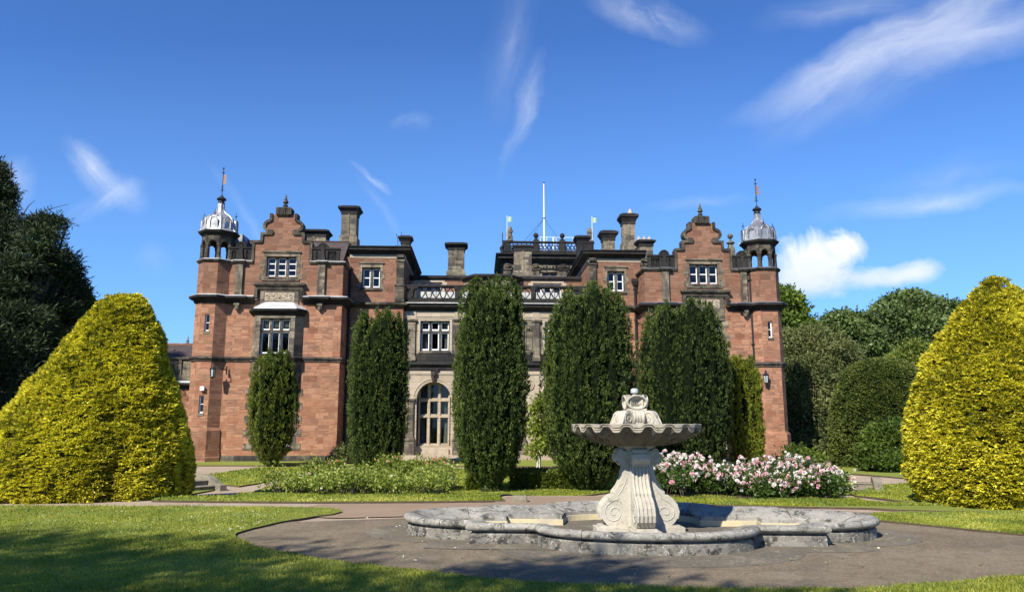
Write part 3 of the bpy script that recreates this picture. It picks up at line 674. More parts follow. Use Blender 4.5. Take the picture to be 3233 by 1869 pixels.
    fl.solid([(.02, 12.66), (.15, 12.66), (.16, 12.70), (.15, 12.74), (.16, 13.06), (.14, 13.09), (.02, 13.09)], -.008, .008, [[(.06, 12.78), (.06, 12.86), (.10, 12.86), (.10, 12.78)], [(.06, 12.92), (.06, 13.0), (.11, 13.0), (.11, 12.92)]])
    fl.v = [(cx + x * s, cy + y, z) for x, y, z in fl.v]
    put(fl, 'weather_vane', 'copper', TT, s=s)
    return

wing(-10.51, 0., 1, -3.0, .31, .40, True)
wing(8.95, -.17, -1, -2.82, .40, .32, False)
# ball finial on a pedestal, right wing only
put(MB().box(1.30, 1.62, .2, .5, 8.9, 9.8).frustum(1.30, 1.62, .2, .5, 9.8, 1.38, 1.54, .27, .43, 10.1).lathe((1.46, .35, 10.1), [(.17, 0), (.2, .04), (.17, .08), (.07, .13), (.05, .2), (.05, .24), (.12, .30), (.14, .38), (.10, .46), (0, .5)], 14), 'ball_finial', 'grey', g=8.95, dz=-.05)
# wing roofs behind the gables
r = MB().add([(-13.2, .6, 8.9), (-7.9, .6, 8.9), (-7.9, 2.3, 10.42), (-12.75, 2.3, 10.42), (-13.2, 4.2, 8.9), (-7.9, 4.2, 8.9)], [(0, 1, 2, 3), (3, 2, 5, 4), (0, 3, 4), (1, 5, 2)]).box(-12.8, -7.9, 2.25, 2.35, 10.40, 10.46)
put(r, 'wing_roof', 'slate')
r = MB().add([(6.5, .6, 8.7), (11.6, .6, 8.7), (11.6, 2.3, 9.6), (6.5, 2.3, 9.6), (6.5, 4.2, 8.7), (11.6, 4.2, 8.7)], [(0, 1, 2, 3), (3, 2, 5, 4), (0, 3, 4), (1, 5, 2)])
put(r, 'wing_roof', 'slate')
put(MB().solid([(-13.46, 9.9), (-12.74, 9.9), (-12.70, 10.2), (-12.84, 10.58), (-13.34, 10.58), (-13.50, 10.1)], 1.6, 2.7), 'roof_dormer', 'lead')

# ------------------------------------------------------------------ red blocks between the wings and the stone centre
def redblock(u0, u1, wu0, wu1, left, dz=0.):
    rect = lambda a, b, z0, z1: [(a, z0), (a, z1), (b, z1), (b, z0)]
    b = MB().solid([(u0, -.4), (u1, -.4), (u1, 9.50), (u0, 9.50)], 1.5, 1.8, [rect(wu0, wu1, 8.0, 8.98)])
    for e in (0, 1):
        x0, x1 = (u0, u0 + .3) if e == 0 else (u1 - .3, u1); b.box(x0, x1, 1.8, 7.5, -.4, 9.5)
    b.box(u0 + .3, u1 - .3, 7.2, 7.5, -.4, 9.5).box(u0 + .3, u1 - .3, 1.8, 7.2, 9.2, 9.48)
    put(b, 'wall', 'red', dz=dz)
    out = [(u0 + .6, 1.5), (u1, 1.5), (u1, 7.5)] if left else [(u0, 7.5), (u0, 1.5), (u1 - .2, 1.5)]
    f = MB().sweep(out, [(0, 9.44), (.02, 9.45), (.025, 9.62), (0, 9.63)]); put(f, 'frieze', 'buff', dz=dz)
    k = MB().sweep(out, [(0, 9.60), (.05, 9.62), (.08, 9.70), (.22, 9.76), (.30, 9.80), (.30, 9.88), (.36, 9.94), (.36, 9.98), (0, 10.04)])
    put(k, 'cornice', 'dark', dz=dz)
    put(MB().box(u0 + (.6 if left else .02), u1 - (.02 if left else .2), 1.52, 7.4, 9.99, 10.06), 'flat_roof', 'lead', dz=dz)
    k = MB().sweep(out, [(0, 7.02), (.05, 7.06), (.09, 7.13), (.20, 7.18), (.22, 7.26), (0, 7.33)]).cut().sweep(out, [(q[0] * .8, q[1]) for q in BELT])
    put(k, 'string_course', 'trim', dz=dz)
    cor = [(u1 - .40, u1 + .02)] if left else [(u0 - .02, u0 + .38), (u1 - .46, u1 - .12)]
    for a, c_ in cor:
        q = MB().box(a + .04, c_ - .02, 1.40, 1.6, 8.16, 9.28).box(a, c_ + .02, 1.36, 1.6, 9.28, 9.34).box(a + .02, c_, 1.38, 1.6, 9.34, 9.44)
        q.box(a - .04, c_ + .06, 1.33, 1.6, 8.08, 8.16).box(a, c_ + .02, 1.37, 1.6, 7.34, 8.08)
        q.lathe(((a + c_) / 2, 1.36, 9.5), [(0, 0), (.06, .02), (.07, .07), (.04, .12)], 8).box(a + .04, c_ - .04, 1.30, 1.5, 9.46, 9.60)
        put(q, 'corner_pilaster', 'trim', dz=dz)
    sr = surround(MB(), wu0, wu1, 8.0, 9.0, 1.5, .10, seed=9)
    sr.sweep([(wu0 - .10, 1.6), (wu0 - .10, 1.48), (wu1 + .10, 1.48), (wu1 + .10, 1.6)], [(0, 9.12), (.02, 9.14), (.06, 9.19), (.06, 9.23), (0, 9.26)])
    put(sr, 'window_surround', 'grey', dz=dz)
    window(wu0 - .01, wu1 + .01, 7.98, 9.0, 1.5, 2, dz=dz, mull=.10, fr=.045)
redblock(-8.3, -5.1, -7.10, -6.22, True)
redblock(3.78, 6.75, 4.68, 5.52, False, -.08)
# rainwater pipes
def pipe(u, v, z0, z1, hop=True, dz=0.):
    p = MB().tube([(u, v, z0), (u, v, z1)], .05, 8)
    for z in np.arange(z0 + .6, z1, 1.5): p.box(u - .085, u + .085, v - .07, v + .06, z, z + .05)
    if hop: p.frustum(u - .08, u + .08, v - .1, v + .08, z1 - .05, u - .13, u + .13, v - .14, v + .1, z1 + .12).box(u - .14, u + .14, v - .15, v + .11, z1 + .12, z1 + .26)
    put(p, 'rainwater_pipe', 'iron')
pipe(5.98, 1.38, -.1, 8.25); pipe(-7.62, 1.42, -.1, 9.0, False); pipe(8.95 + 2.14, -.06, .1, 8.6, False); pipe(-5.0, 1.72, .1, 6.5, False)

# ------------------------------------------------------------------ pale stone centre with arcade
C0, C1, CV = -5.1, 3.78, 1.8
bays = (-3.6, -.62, 2.36)
rect = lambda a, b, z0, z1: [(a, z0), (a, z1), (b, z1), (b, z0)]
def archh(c): return [(c - .80, .2), (c - .80, 2.78)] + arc(c, 2.78, .80, 180, 0, 16) + [(c + .80, 2.78), (c + .80, .2)]
b = MB().solid([(C0, 4.13), (C1, 4.13), (C1, 6.55), (C0, 6.55)], CV, CV + .3, [rect(c - .70, c + .70, 5.02, 6.48) for c in bays])
put(b, 'wall', 'grey')
b = MB().solid([(C0, -.3), (C1, -.3), (C1, 4.13), (C0, 4.13)], CV + .002, CV + .50, [archh(c) for c in bays]); put(b, 'arcade_wall', 'buff')
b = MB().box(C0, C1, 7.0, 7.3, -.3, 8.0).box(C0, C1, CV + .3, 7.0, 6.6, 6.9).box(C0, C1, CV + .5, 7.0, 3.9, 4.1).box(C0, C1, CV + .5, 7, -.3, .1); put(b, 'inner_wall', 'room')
en = MB().sweep([(C0, CV), (C1, CV)], [(0, 6.55), (.03, 6.56), (.03, 6.63), (.06, 6.66), (.06, 6.72), (.02, 6.74), (.02, 6.93), (0, 6.94)])
put(en, 'frieze', 'buff')
en = MB().sweep([(C0 - .0, CV), (C1, CV)], [(0, 6.94), (.05, 6.95), (.08, 7.04), (.24, 7.10), (.27, 7.14), (.27, 7.22), (.33, 7.26), (.33, 7.30), (0, 7.36)])
put(en, 'cornice', 'dark')
put(MB().sweep([(C0, CV), (C1, CV)], [(0, 7.365), (.34, 7.31), (.345, 7.285), (0, 7.29)]), 'lead_flashing', 'lead_pale')
en = MB().sweep([(C0, CV), (C1, CV)], [(0, 4.10), (.02, 4.11), (.03, 4.28), (.10, 4.34), (.15, 4.38), (.15, 4.44), (.09, 4.50), (0, 4.54)])
en.box(C0, C1, CV - .03, CV + .02, 4.54, 4.90)
put(en, 'string_course', 'dark')
put(MB().sweep([(C0, CV), (C1, CV)], [(0, 3.92), (.03, 3.93), (.04, 4.0), (0, 4.02)]), 'string_course', 'buff')
for c in bays:
    a = MB(); q0 = arc(c, 2.78, .97, 180, 0, 20); q1 = arc(c, 2.78, .80, 180, 0, 20)[::-1]
    a.solid(q0 + q1, CV - .06, CV + .05).tube([(x, CV - .06, z) for x, z in arc(c, 2.78, .94, 180, 0, 20)], .03, 6).tube([(x, CV - .05, z) for x, z in arc(c, 2.78, .86, 180, 0, 20)], .02, 6)
    A = put(a, 'arch', 'buff')
    k = MB().solid([(c - .09, 3.62), (c + .09, 3.62), (c + .17, 4.18), (c - .17, 4.18)], CV - .12, CV)
    k.solid([(c - .18, 4.12), (c + .18, 4.12), (c + .20, 4.20), (c - .20, 4.20)], CV - .16, CV)
    # bearded mask carved on the keystone
    k.lathe((c, CV - .11, 3.60), [(0, 0), (.05, .03), (.085, .12), (.10, .24), (.10, .34), (.11, .42), (.06, .48)], 12, sy=.75)
    k.box(c - .018, c + .018, CV - .22, CV - .15, 3.80, 3.90).box(c - .085, c + .085, CV - .205, CV - .15, 3.91, 3.94).box(c - .04, c + .04, CV - .2, CV - .15, 3.74, 3.76)
    for sx in (-1, 1): k.lathe((c + sx * .04, CV - .195, 3.875), [(0, 0), (.018, .01), (.0, .025)], 6).tube([(c + sx * .10, CV - .12, 3.98), (c + sx * .12, CV - .12, 3.85), (c + sx * .09, CV - .13, 3.72), (c + sx * .04, CV - .16, 3.62)], [.03, .03, .025, .01], 6)
    put(k, 'keystone_mask', 'trim', A)
    window(c - .74, c + .74, .62, 3.55, 2.15, 3, (1.98, 2.74), mat='buff', mull=.10, rails=False, fr=.035, curtain=True, white=False, sill=False)
    put(MB().solid([(c - .80, 2.9)] + arc(c, 2.78, .82, 172, 8, 14) + [(c + .80, 2.9), (c + .73, 2.9), (c + .73, 3.52), (c - .73, 3.52), (c - .73, 2.9)], 2.16, 2.30), 'arch_tympanum', 'buff')
    put(MB().box(c - .80, c + .80, 2.05, 2.4, .2, .61).box(c - .06, c + .72, 1.95, 2.05, .2, .5), 'window_apron', 'buff')
    window(c - .70, c + .70, 5.02, 6.48, CV, 3, (5.97,), mull=.09, rails=False, fr=.045, curtain=True)
    put(MB().solid([(c - .82, 4.92), (c + .82, 4.92), (c + .82, 6.56), (c - .82, 6.56)], CV - .02, CV + .01, [rect(c - .70, c + .70, 5.02, 6.48)]), 'window_surround', 'buff')
pil = [-4.68, -2.48, -1.72, .50, 1.24, 3.46]
for x in pil:
    p = MB().box(x - .15, x + .15, CV - .09, CV + .02, 4.84, 6.42).box(x - .19, x + .19, CV - .13, CV + .02, 4.56, 4.72).frustum(x - .19, x + .19, CV - .13, CV, 4.72, x - .15, x + .15, CV - .092, CV, 4.84)
    p.box(x - .18, x + .18, CV - .12, CV + .02, 6.42, 6.47).box(x - .22, x + .22, CV - .16, CV + .02, 6.47, 6.55)
    put(p, 'pilaster', 'grey')
    p = MB().box(x - .15, x + .15, CV - .11, CV + .02, 1.12, 2.68).box(x - .19, x + .19, CV - .15, CV + .02, 2.68, 2.72).box(x - .21, x + .21, CV - .17, CV + .02, 2.72, 2.79)
    p.box(x - .22, x + .22, CV - .20, CV + .02, .2, .86).box(x - .25, x + .25, CV - .23, CV + .02, .86, .93).frustum(x - .22, x + .22, CV - .2, CV, .93, x - .15, x + .15, CV - .113, CV, 1.12).box(x - .12, x + .12, CV - .13, CV - .10, 1.3, 2.55)
    put(p, 'pilaster', 'grey')
    put(MB().box(x - .17, x + .17, CV - .05, CV + .02, 6.57, 6.91), 'frieze_block', 'buff')
for x in (-2.1, .87):
    n = MB().solid([(x - .17, 5.1), (x + .17, 5.1), (x + .17, 6.2), (x - .17, 6.2)], CV - .03, CV + .02, [[(x - .11, 5.16), (x - .11, 5.95)] + arc(x, 5.95, .11, 180, 0, 8) + [(x + .11, 5.16)]])
    n.box(x - .16, x + .16, CV - .11, CV, 4.98, 5.05).frustum(x - .05, x + .05, CV - .06, CV, 4.86, x - .13, x + .13, CV - .09, CV, 4.98)
    n.tube([(xx, CV - .05, z) for xx, z in arc(x, 6.1, .10, 200, -20, 10)], .025, 6).lathe((x, CV - .06, 6.08), [(0, 0), (.06, .03), (.05, .1), (0, .12)], 8)
    put(n, 'wall_niche', 'grey')
    q = MB().ring((x, CV - .02, 3.45), .24, .035, 18).ring((x, CV - .015, 3.45), .16, .02, 18).lathe((x, CV - .0, 3.40), [(0, 0), (.09, .03), (.09, .08), (0, .11)], 10, sy=.5)
    put(q, 'medallion', 'buff')
put(MB().box(C0, C1, .9, CV + .5, .10, .21).box(C0, C1, .55, .9, -.1, .105).box(C0, C1, CV - .0, CV + .5, .14, .215), 'terrace_step', 'buff')

# balustrade of diamonds and circles
def motif_run(mb, a, b, z0, z1, v, seq):
    n = len(seq); w_ = (b - a) / n; zm = (z0 + z1) / 2; h = (z1 - z0) / 2
    for i, q in enumerate(seq):
        c = a + w_ * (i + .5)
        if q == 'd':
            for p0, p1 in (((c - w_ / 2, zm), (c, z1)), ((c, z1), (c + w_ / 2, zm)), ((c + w_ / 2, zm), (c, z0)), ((c, z0), (c - w_ / 2, zm))): mb.bar(p0, p1, .045, v + .002 * (i % 2), v + .09)
            if i == n // 2: mb.box(c - .012, c + .012, v + .02, v + .07, z0, z1)
        else:
            mb.ring((c, v + .045, zm), w_ * .40, .03, 16, sz=h / (w_ * .40) * .96)
B = MB(); bv = 1.62
piers = [-4.84, -4.66, -2.57, -2.35, -1.55, .35, .62, 1.02, 3.12, 3.5]
B.box(C0 + .1, C1, bv - .08, bv + .20, 8.09, 8.18).box(C0 + .1, C1, bv - .02, bv + .14, 7.37, 7.52)
segs = [(-4.42, -2.72, 'dodod'), (-2.25, -1.72, 'd'), (-1.4, .18, 'dodo'), (.48, .94, 'd'), (1.28, 3.0, 'dodod')]
for a, b_, q in segs: motif_run(B, a, b_, 7.54, 8.08, bv + .01, q); B.box(a - .05, b_ + .05, bv + .0, bv + .1, 7.50, 7.56).box(a - .05, b_ + .05, bv + .0, bv + .1, 8.05, 8.10)
pe = sorted([x for s_ in segs for x in s_[:2]])
for a, b_ in [(C0 + .1, pe[0])] + [(pe[i], pe[i + 1]) for i in range(1, 9, 2)] + [(pe[9], C1)]:
    B.box(a + .05, b_ - .05, bv - .05, bv + .13, 7.53, 8.0)
    m_ = (a + b_) / 2; B.box(a + .03, b_ - .03, bv - .1, bv + .17, 7.98, 8.085).frustum(m_ - .04, m_ + .04, bv - .1, bv, 7.6, m_ - .08, m_ + .08, bv - .13, bv, 7.98)
put(B, 'balustrade', 'dark')
put(MB().box(C0 + .3, C1 - .2, 2.5, 2.6, 7.36, 8.02).box(C0 + .3, C1, 2.6, 4., 7.36, 7.5), 'lead_gutter', 'lead_pale')
# attic behind the balustrade
a = MB().solid([(C0, 7.3), (C1, 7.3), (C1, 8.96), (C0, 8.96)], 4.0, 4.3, [rect(-4.72, -3.42, 8.2, 8.80), rect(1.28, 2.72, 8.2, 8.80)]).box(C0, C1, 4.3, 7, 8.6, 8.9).box(C0, C1, 9.5, 9.8, 7.3, 9.0)
put(a, 'attic_wall', 'red')
put(MB().sweep([(C0, 4.0), (C1, 4.0)], [(0, 8.86), (.03, 8.87), (.03, 8.93), (.10, 8.98), (.12, 9.08), (0, 9.14)]).box(C0, C1, 4.0, 7.2, 8.97, 9.08), 'attic_cornice', 'dark')
for x0, x1 in ((-4.74, -3.40), (1.26, 2.74)):
    put(surround(MB(), x0, x1, 8.0, 8.78, 4.0, .12, seed=4), 'window_surround', 'buff'); window(x0, x1, 8.0, 8.80, 4.0, 3, mull=.10, mat='buff', rails=False)
oc = [(-2.3, 4.0), (-1.75, 3.3), (.05, 3.3), (.55, 4.0)]
p = MB().prism(oc, 7.3, 8.82); put(p, 'roof_bay', 'grey')
put(MB().sweep(oc, [(0, 8.74), (.04, 8.77), (.07, 8.84), (.16, 8.90), (.20, 8.94), (.20, 9.02), (0, 9.10)]).prism(oc, 8.9, 9.09), 'roof_bay_cornice', 'dark')
window(-1.55, -.15, 8.0, 8.72, 3.27, 3, mull=.09, rails=False, sill=False)
# chimneys
chimney_(-8.0, 2.5, .74, .75, 9.9, 12.02, 12.32, 1.08, 'grey', base=10.75)
chimney_(-9.8, 3.0, 1.18, .8, 9.0, 10.98, 11.22, 1.50, 'grey')
chimney_(-5.24, 3.0, .42, .5, 9.9, 10.66, 10.95, .72, 'trim')
chimney_(-2.73, 4.4, .84, .7, 8.9, 10.70, 10.97, 1.20, 'grey', base=9.42)
chimney_(.86, 6.0, .95, .7, 8.9, 11.05, 11.28, 1.15, 'grey', base=9.75)
chimney_(4.58, 9.0, .64, .6, 9.6, 12.28, 12.62, .98, 'dark')
chimney_(5.43, 5.0, .64, .6, 10.0, 11.45, 11.88, 1.0, 'grey')
chimney_(6.34, 4.0, .62, .65, 10.0, 12.1, 12.55, .98, 'grey', base=11.0)
chimney_(6.98, 3.0, .68, .6, 9.0, 10.66, 10.88, .98, 'grey', flue=False)
pots = MB().lathe((6.48, 4.3, 12.56), [(.2, 0), (.22, .06), (.14, .12), (.12, .2), (.05, .32)], 4, .3).box(6.22, 6.72, 4.1, 4.5, 12.55, 12.6)
for x in (6.68, 6.95, 7.22): pots.cut().lathe((x, 3.3, 10.88), [(.12, 0), (.13, .08), (.09, .14), (.03, .26)], 6, x)
put(pots, 'chimney_pot', 'buff')
# ------------------------------------------------------------------ belvedere tower behind
def bel():
    u0, u1, v0, v1 = 0., 5.75, 12., 17.5
    b = MB().solid([(u0, 7.), (u1, 7.), (u1, 11.6), (u0, 11.6)], v0, v0 + .3, [rect(2.4, 3.4, 10.66, 11.02)]).box(u0, u0 + .3, v0 + .3, v1, 7, 11.6).box(u1 - .3, u1, v0 + .3, v1, 7, 11.6).box(u0 + .3, u1 - .3, v1 - .3, v1, 7, 11.6).box(u0, u1, v0, v1, 11.6, 11.8)
    put(b, 'belvedere_wall', 'grey')
    path = [(u0, v1), (u0, v0), (u1, v0), (u1, v1)]
    k = MB().sweep(path, [(0, 11.5), (.08, 11.55), (.10, 11.68), (.30, 11.78), (.36, 11.82), (.36, 11.96), (.50, 12.06), (.50, 12.12), (0, 12.2)])
    k.cut().sweep(path, [(0, 11.14), (.05, 11.17), (.08, 11.24), (0, 11.28)]).box(u0, u1, v0, v1, 11.9, 12.14)
    put(k, 'cornice', 'dark')
    put(MB().sweep([(1.75, v0), (u1, v0)], [(0, 10.52), (.15, 10.55), (.5, 10.6), (.5, 10.66), (0, 10.7)]), 'lead_ledge', 'lead_pale')
    window(2.4, 3.4, 10.66, 11.02, v0, 2, mull=.1, rails=False, sill=False, white=False)
    o = MB()
    for x in (.25, 2.02, 3.74, 5.4):
        o.box(x - .2, x + .2, v0 - .12, v0, 10.72, 11.12).box(x - .26, x + .26, v0 - .18, v0, 11.12, 11.2).lathe((x, v0 - .05, 11.22), [(.04, 0), (.15, .06), (.16, .15), (.08, .24)], 10).tube([(x - .2, v0 - .1, 11.42), (x - .08, v0 - .14, 11.47), (x + .08, v0 - .14, 11.47), (x + .2, v0 - .1, 11.42)], .05, 6)
    for i in range(24):
        x = .5 + i * .2
        if abs(x - 2.02) > .2 and abs(x - 3.74) > .2: o.lathe((x, v0 - .02, 11.28 + .05 * math.sin(i * 1.9)), [(0, 0), (.07, .03), (.06, .12), (0, .16)], 6)
    put(o, 'carved_frieze', 'trim')
    p = MB()
    for (a, b_) in (((u0, v0), (u1, v0)), ((u0, v1), (u1, v1))):
        y = a[1] - .02 if a[1] == v0 else a[1] - .2
        p.box(u0, u1, y, y + .2, 12.15, 12.42).box(u0, u1, y - .03, y + .24, 12.9, 13.0)
        for x0, x1 in ((.45, 1.85), (2.25, 3.5), (3.95, 5.2)):
            n = 5; w_ = (x1 - x0) / n
            for i in range(n):
                c = x0 + w_ * (i + .5)
                p.ring((c, y + .1, 12.62), w_ * .44, .035, 12, sz=1.2).bar((c - w_ / 2, 12.44), (c - w_ * .1, 12.6), .03, y + .05, y + .15).box(c - .025, c + .025, y + .05, y + .15, 12.75, 12.92)
            p.box(x0 - .06, x0, y, y + .2, 12.42, 12.9).box(x1, x1 + .06, y, y + .2, 12.42, 12.9)
    for x in (u0, u1 - .2): p.box(x + .01, x + .19, v0 + .2, v1 - .2, 12.42, 12.9).box(x - .02, x + .22, v0 + .2, v1 - .2, 12.9, 13.0)
    for x, w_ in ((.2, .24), (2.05, .19), (3.72, .19), (5.45, .24)):
        p.box(x - w_, x + w_, v0 - .06, v0 + .24, 12.15, 12.9).box(x - w_ - .04, x + w_ + .04, v0 - .1, v0 + .28, 12.9, 13.02).box(x - w_ + .06, x + w_ - .06, v0 - .09, v0 - .05, 12.3, 12.8)
    for x in (2.05, 3.72): p.box(x - .14, x + .14, v0 - .05, v0 + .22, 13.02, 13.16).lathe((x, v0 + .08, 13.16), [(.08, 0), (.05, .05), (.14, .14), (.17, .24), (.13, .34), (.05, .4), (.0, .42)], 10)
    p.tube([(-.1, v0 - .15, 12.2), (-.18, v0 - .1, 12.5), (0., v0 - .05, 12.75), (.03, v0 - .05, 12.95)], [.12, .1, .08, .05], 7)
    put(p, 'belvedere_parapet', 'dark')
    r = MB()
    for z in (13.9, 14.3): r.tube([(2.6, 16, z), (5.4, 16, z)], .022, 5)
    for x in (2.65, 3.1, 3.55, 3.75, 4.3, 4.9, 5.35): r.tube([(x, 16, 13.), (x, 16, 14.3)], .02 if x not in (3.55,) else .06, 5)
    r.box(2.6, 5.4, 15.5, 17.2, 12.8, 12.95)
    put(r, 'roof_railing', 'polewhite')
bel()
put(MB().tube([(-.08, 11.9, 12.3), (-.08, 11.9, 13.5)], .03, 5).tube([(-4.75, 3.6, 8.9), (-4.75, 3.6, 9.75)], .035, 5), 'lightning_rod', 'iron')

# ------------------------------------------------------------------ low slate-roofed range on the far left
def HL(u, v, z=0): return (u * math.cos(PHI) - v * math.sin(PHI), 33.4 + u * math.sin(PHI) + v * math.cos(PHI), z)
sr = empty('service_range', (0, 33.4, 0), PHI, 'low red stone range with plum slate roof left of the big house', 'outbuilding')
put(MB().box(-26, -14.2, 3.0, 3.3, -.3, 3.46).box(-26, -14.2, 8.5, 8.8, -.3, 4.7).box(-26, -25.7, 3.3, 8.5, -.3, 4.7).box(-26, -14.2, 3.3, 8.5, 4.0, 4.1), 'wall', 'red', sr)
put(MB().sweep([(-26, 3.0), (-14.2, 3.0)], [(0, 3.25), (.06, 3.28), (.1, 3.40), (.22, 3.46), (.22, 3.56), (0, 3.6)]), 'cornice', 'dark', sr)
put(MB().box(-26, -14.2, 2.8, 3.2, 3.565, 3.66), 'gutter', 'lead_pale', sr)
q = MB().box(-26, -14.2, 3.02, 3.2, 3.66, 4.70)
for x in np.arange(-25.5, -14.4, 1.07): q.box(x - .07, x + .07, 2.95, 3.02, 3.68, 4.74)
for x in np.arange(-24.95, -15.9, 2.14): q.bar((x - .2, 3.95), (x + .2, 4.5), .09, 2.97, 3.02).bar((x + .2, 3.95), (x - .2, 4.5), .09, 2.965, 3.02)
put(q.box(-26, -14.2, 2.93, 3.25, 4.70, 4.78).box(-26, -14.2, 2.98, 3.02, 3.66, 3.95), 'parapet', 'grey', sr)
put(MB().add([(-26, 3.1, 4.7), (-14.2, 3.1, 4.7), (-14.2, 5.4, 5.68), (-26, 5.4, 5.68), (-26, 8.8, 4.6), (-14.2, 8.8, 4.6)], [(0, 1, 2, 3), (3, 2, 5, 4), (0, 3, 4), (1, 5, 2)]), 'roof', 'slate', sr)
put(MB().box(-26, -14.2, 5.33, 5.47, 5.64, 5.73), 'ridge', 'red', sr)
put(MB().lathe((-16.55, 5.4, 5.70), [(.09, 0), (.10, .06), (.04, .1), (.09, .16), (.05, .22), (.0, .5)], 8), 'roof_finial', 'lead', sr)
put(MB().tube([(-16.2, 2.94, .2), (-16.2, 2.94, 3.4)], .05, 6), 'rainwater_pipe', 'iron', sr)

# ------------------------------------------------------------------ separate fittings on the house
def lantern(u, z, side, label, v=-.62):
    e = empty('wall_lantern', HL(u, v, z), PHI, label, 'lantern', 'wall lanterns on the turrets')
    f = MB()
    for a in range(6):
        t = a * math.pi / 3; f.tube([(.085 * math.cos(t), .085 * math.sin(t), -.17), (.12 * math.cos(t), .12 * math.sin(t), .15)], .012, 4)
    f.lathe((0, 0, -.20), [(.03, -.05), (.09, 0), (.095, .03)], 6).lathe((0, 0, .15), [(.14, 0), (.15, .02), (.05, .12), (.04, .16), (.015, .25)], 6)
    f.build('lantern_frame', M['iron'], e)
    MB().lathe((0, 0, -.17), [(.075, 0), (.108, .31)], 6).build('lamp_glass', M['lampglass'], e)
    MB().tube([(0, 0, .2), (side * .28, .12, .18), (side * .42, .45, .15)], [.018, .022, .03], 6).tube([(side * .42, .50, -.05), (side * .42, .50, .3)], .03, 6).build('bracket', M['iron'], e)
lantern(-10.51 - 2.53, 3.82, 1, 'small black wall lantern on the left turret of the house')
lantern(8.95 + 2.42, 3.62, -1, 'black wall lantern with pale glass on the right hand turret')
o = MB().box(-.09, .09, -.10, .0, -.09, .09).box(-.03, .03, 0, .05, -.03, .03).build('security_light', M['white'], None, bevel=.008)
o.location = HL(-10.51 - 2.96, -.47, 3.14); o.rotation_euler = (0, 0, PHI); tag(o, 'small white box light above the lower slit window', 'light')
fp = empty('flagpole', HL(2.92, 16, 12.9), PHI, 'tall white bare flagpole on the rooftop behind the belvedere parapet', 'flagpole')
MB().lathe((0, 0, 0), [(.065, 0), (.058, 2.6), (.04, 5.25)], 10).build('pole', M['polewhite'], fp)
MB().lathe((0, 0, 5.25), [(.04, 0), (.06, .02), (.06, .07), (.02, .12)], 8).build('pole_cap', M['iron'], fp)
MB().lathe((0, 0, 2.72), [(.09, 0), (.10, .03), (.09, .06)], 8).tube([(0, 0, 2.74), (-1.5, -.4, .9)], .012, 4).tube([(0, 0, 2.74), (-1.25, .9, .9)], .012, 4).tube([(0, 0, 2.74), (1.1, -.3, 1.0)], .012, 4).build('guy_wire', M['iron'], fp)

def skin(name, verts, edges, radii, mat, parent=None, sub=2):
    me = bpy.data.meshes.new(name); me.from_pydata(verts, edges, []); me.update()
    o = bpy.data.objects.new(name, me); COL.objects.link(o); o.parent = parent
    m = o.modifiers.new('skin', 'SKIN'); m.use_smooth_shade = True
    for i, r_ in enumerate(radii): sv = me.skin_vertices[0].data[i]; sv.radius = (r_, r_) if not isinstance(r_, tuple) else r_; sv.use_root = (i == 0)
    o.modifiers.new('sub', 'SUBSURF').levels = sub; o.modifiers['sub'].render_levels = sub
    me.materials.append(mat); return o
def lion(u, sgn, label):
    e = empty('heraldic_beast_statue', HL(u, 12.1, 13.02), PHI + (0 if sgn > 0 else math.pi * 0), label, 'statue', 'beast statues on the belvedere')
    s = sgn
    V = [(0, 0, .28), (0, 0, .50), (.0, 0, .72), (.03 * s, 0, .86), (.10 * s, -.05, .93),     # hips, chest, neck, head, muzzle
         (.12, -.06, .22), (.10, -.10, .02), (-.10, -.06, .22), (-.10, -.10, .02),
         (.15, -.08, .58), (.2 * s, -.14, .66), (-.14, -.08, .52), (-.2, -.14, .58), (-.14 * s, .12, .2), (-.22 * s, .12, .45), (-.16 * s, .1, .62)]
    E = [(0, 1), (1, 2), (2, 3), (3, 4), (0, 5), (5, 6), (0, 7), (7, 8), (2, 9), (9, 10), (2, 11), (11, 12), (0, 13), (13, 14), (14, 15)]
    skin('beast_body', V, E, [.16, .13, .17, .13, .07, .10, .06, .10, .06, .07, .05, .07, .05, .035, .03, .04], M['grey'], e)
    MB().box(-.22, .22, -.18, .2, 0, .06).build('plinth', M['grey'], e)
    x = -.17 * s if s > 0 else .14
    MB().tube([(x, -.16, .06), (x, -.16, 1.62)], .02, 6).build('pennant_pole', M['polewhite'], e)
    fl = MB(); n = 6
    for i in range(n + 1): fl.v += [(x + .02 + .05 * i, -.16 + .02 * math.sin(i * 1.2), 1.22), (x + .02 + .05 * i, -.16 + .02 * math.sin(i * 1.2), 1.55)]
    fl.f = [[2 * i, 2 * i + 2, 2 * i + 3, 2 * i + 1] for i in range(n)]
    o = fl.build('pennant', M['verdigris'], e); so = o.modifiers.new('t', 'SOLIDIFY'); so.thickness = .012
lion(.38, 1, 'stone beast holding a green metal pennant, left end of the rooftop parapet')
lion(5.48, -1, 'stone beast holding a green metal pennant, behind the dark right hand chimney')
ae = MB().tube([(0, 0, 0), (0, 0, .55), (-.06, 0, .95), (-.12, 0, 1.02)], .015, 5).tube([(0, 0, .55), (.1, .0, .75), (.16, 0, .82), (.17, 0, 1.14)], .013, 5)
for z in (.12, .22, .32, .42): ae.tube([(-.12, -.02, z), (.12, .02, z + .02)], .008, 4)
o = ae.build('roof_aerial', M['iron'], None); o.location = HL(-5.62, 3.1, 10.05); tag(o, 'spindly metal aerial beside the small flared chimney', 'aerial')

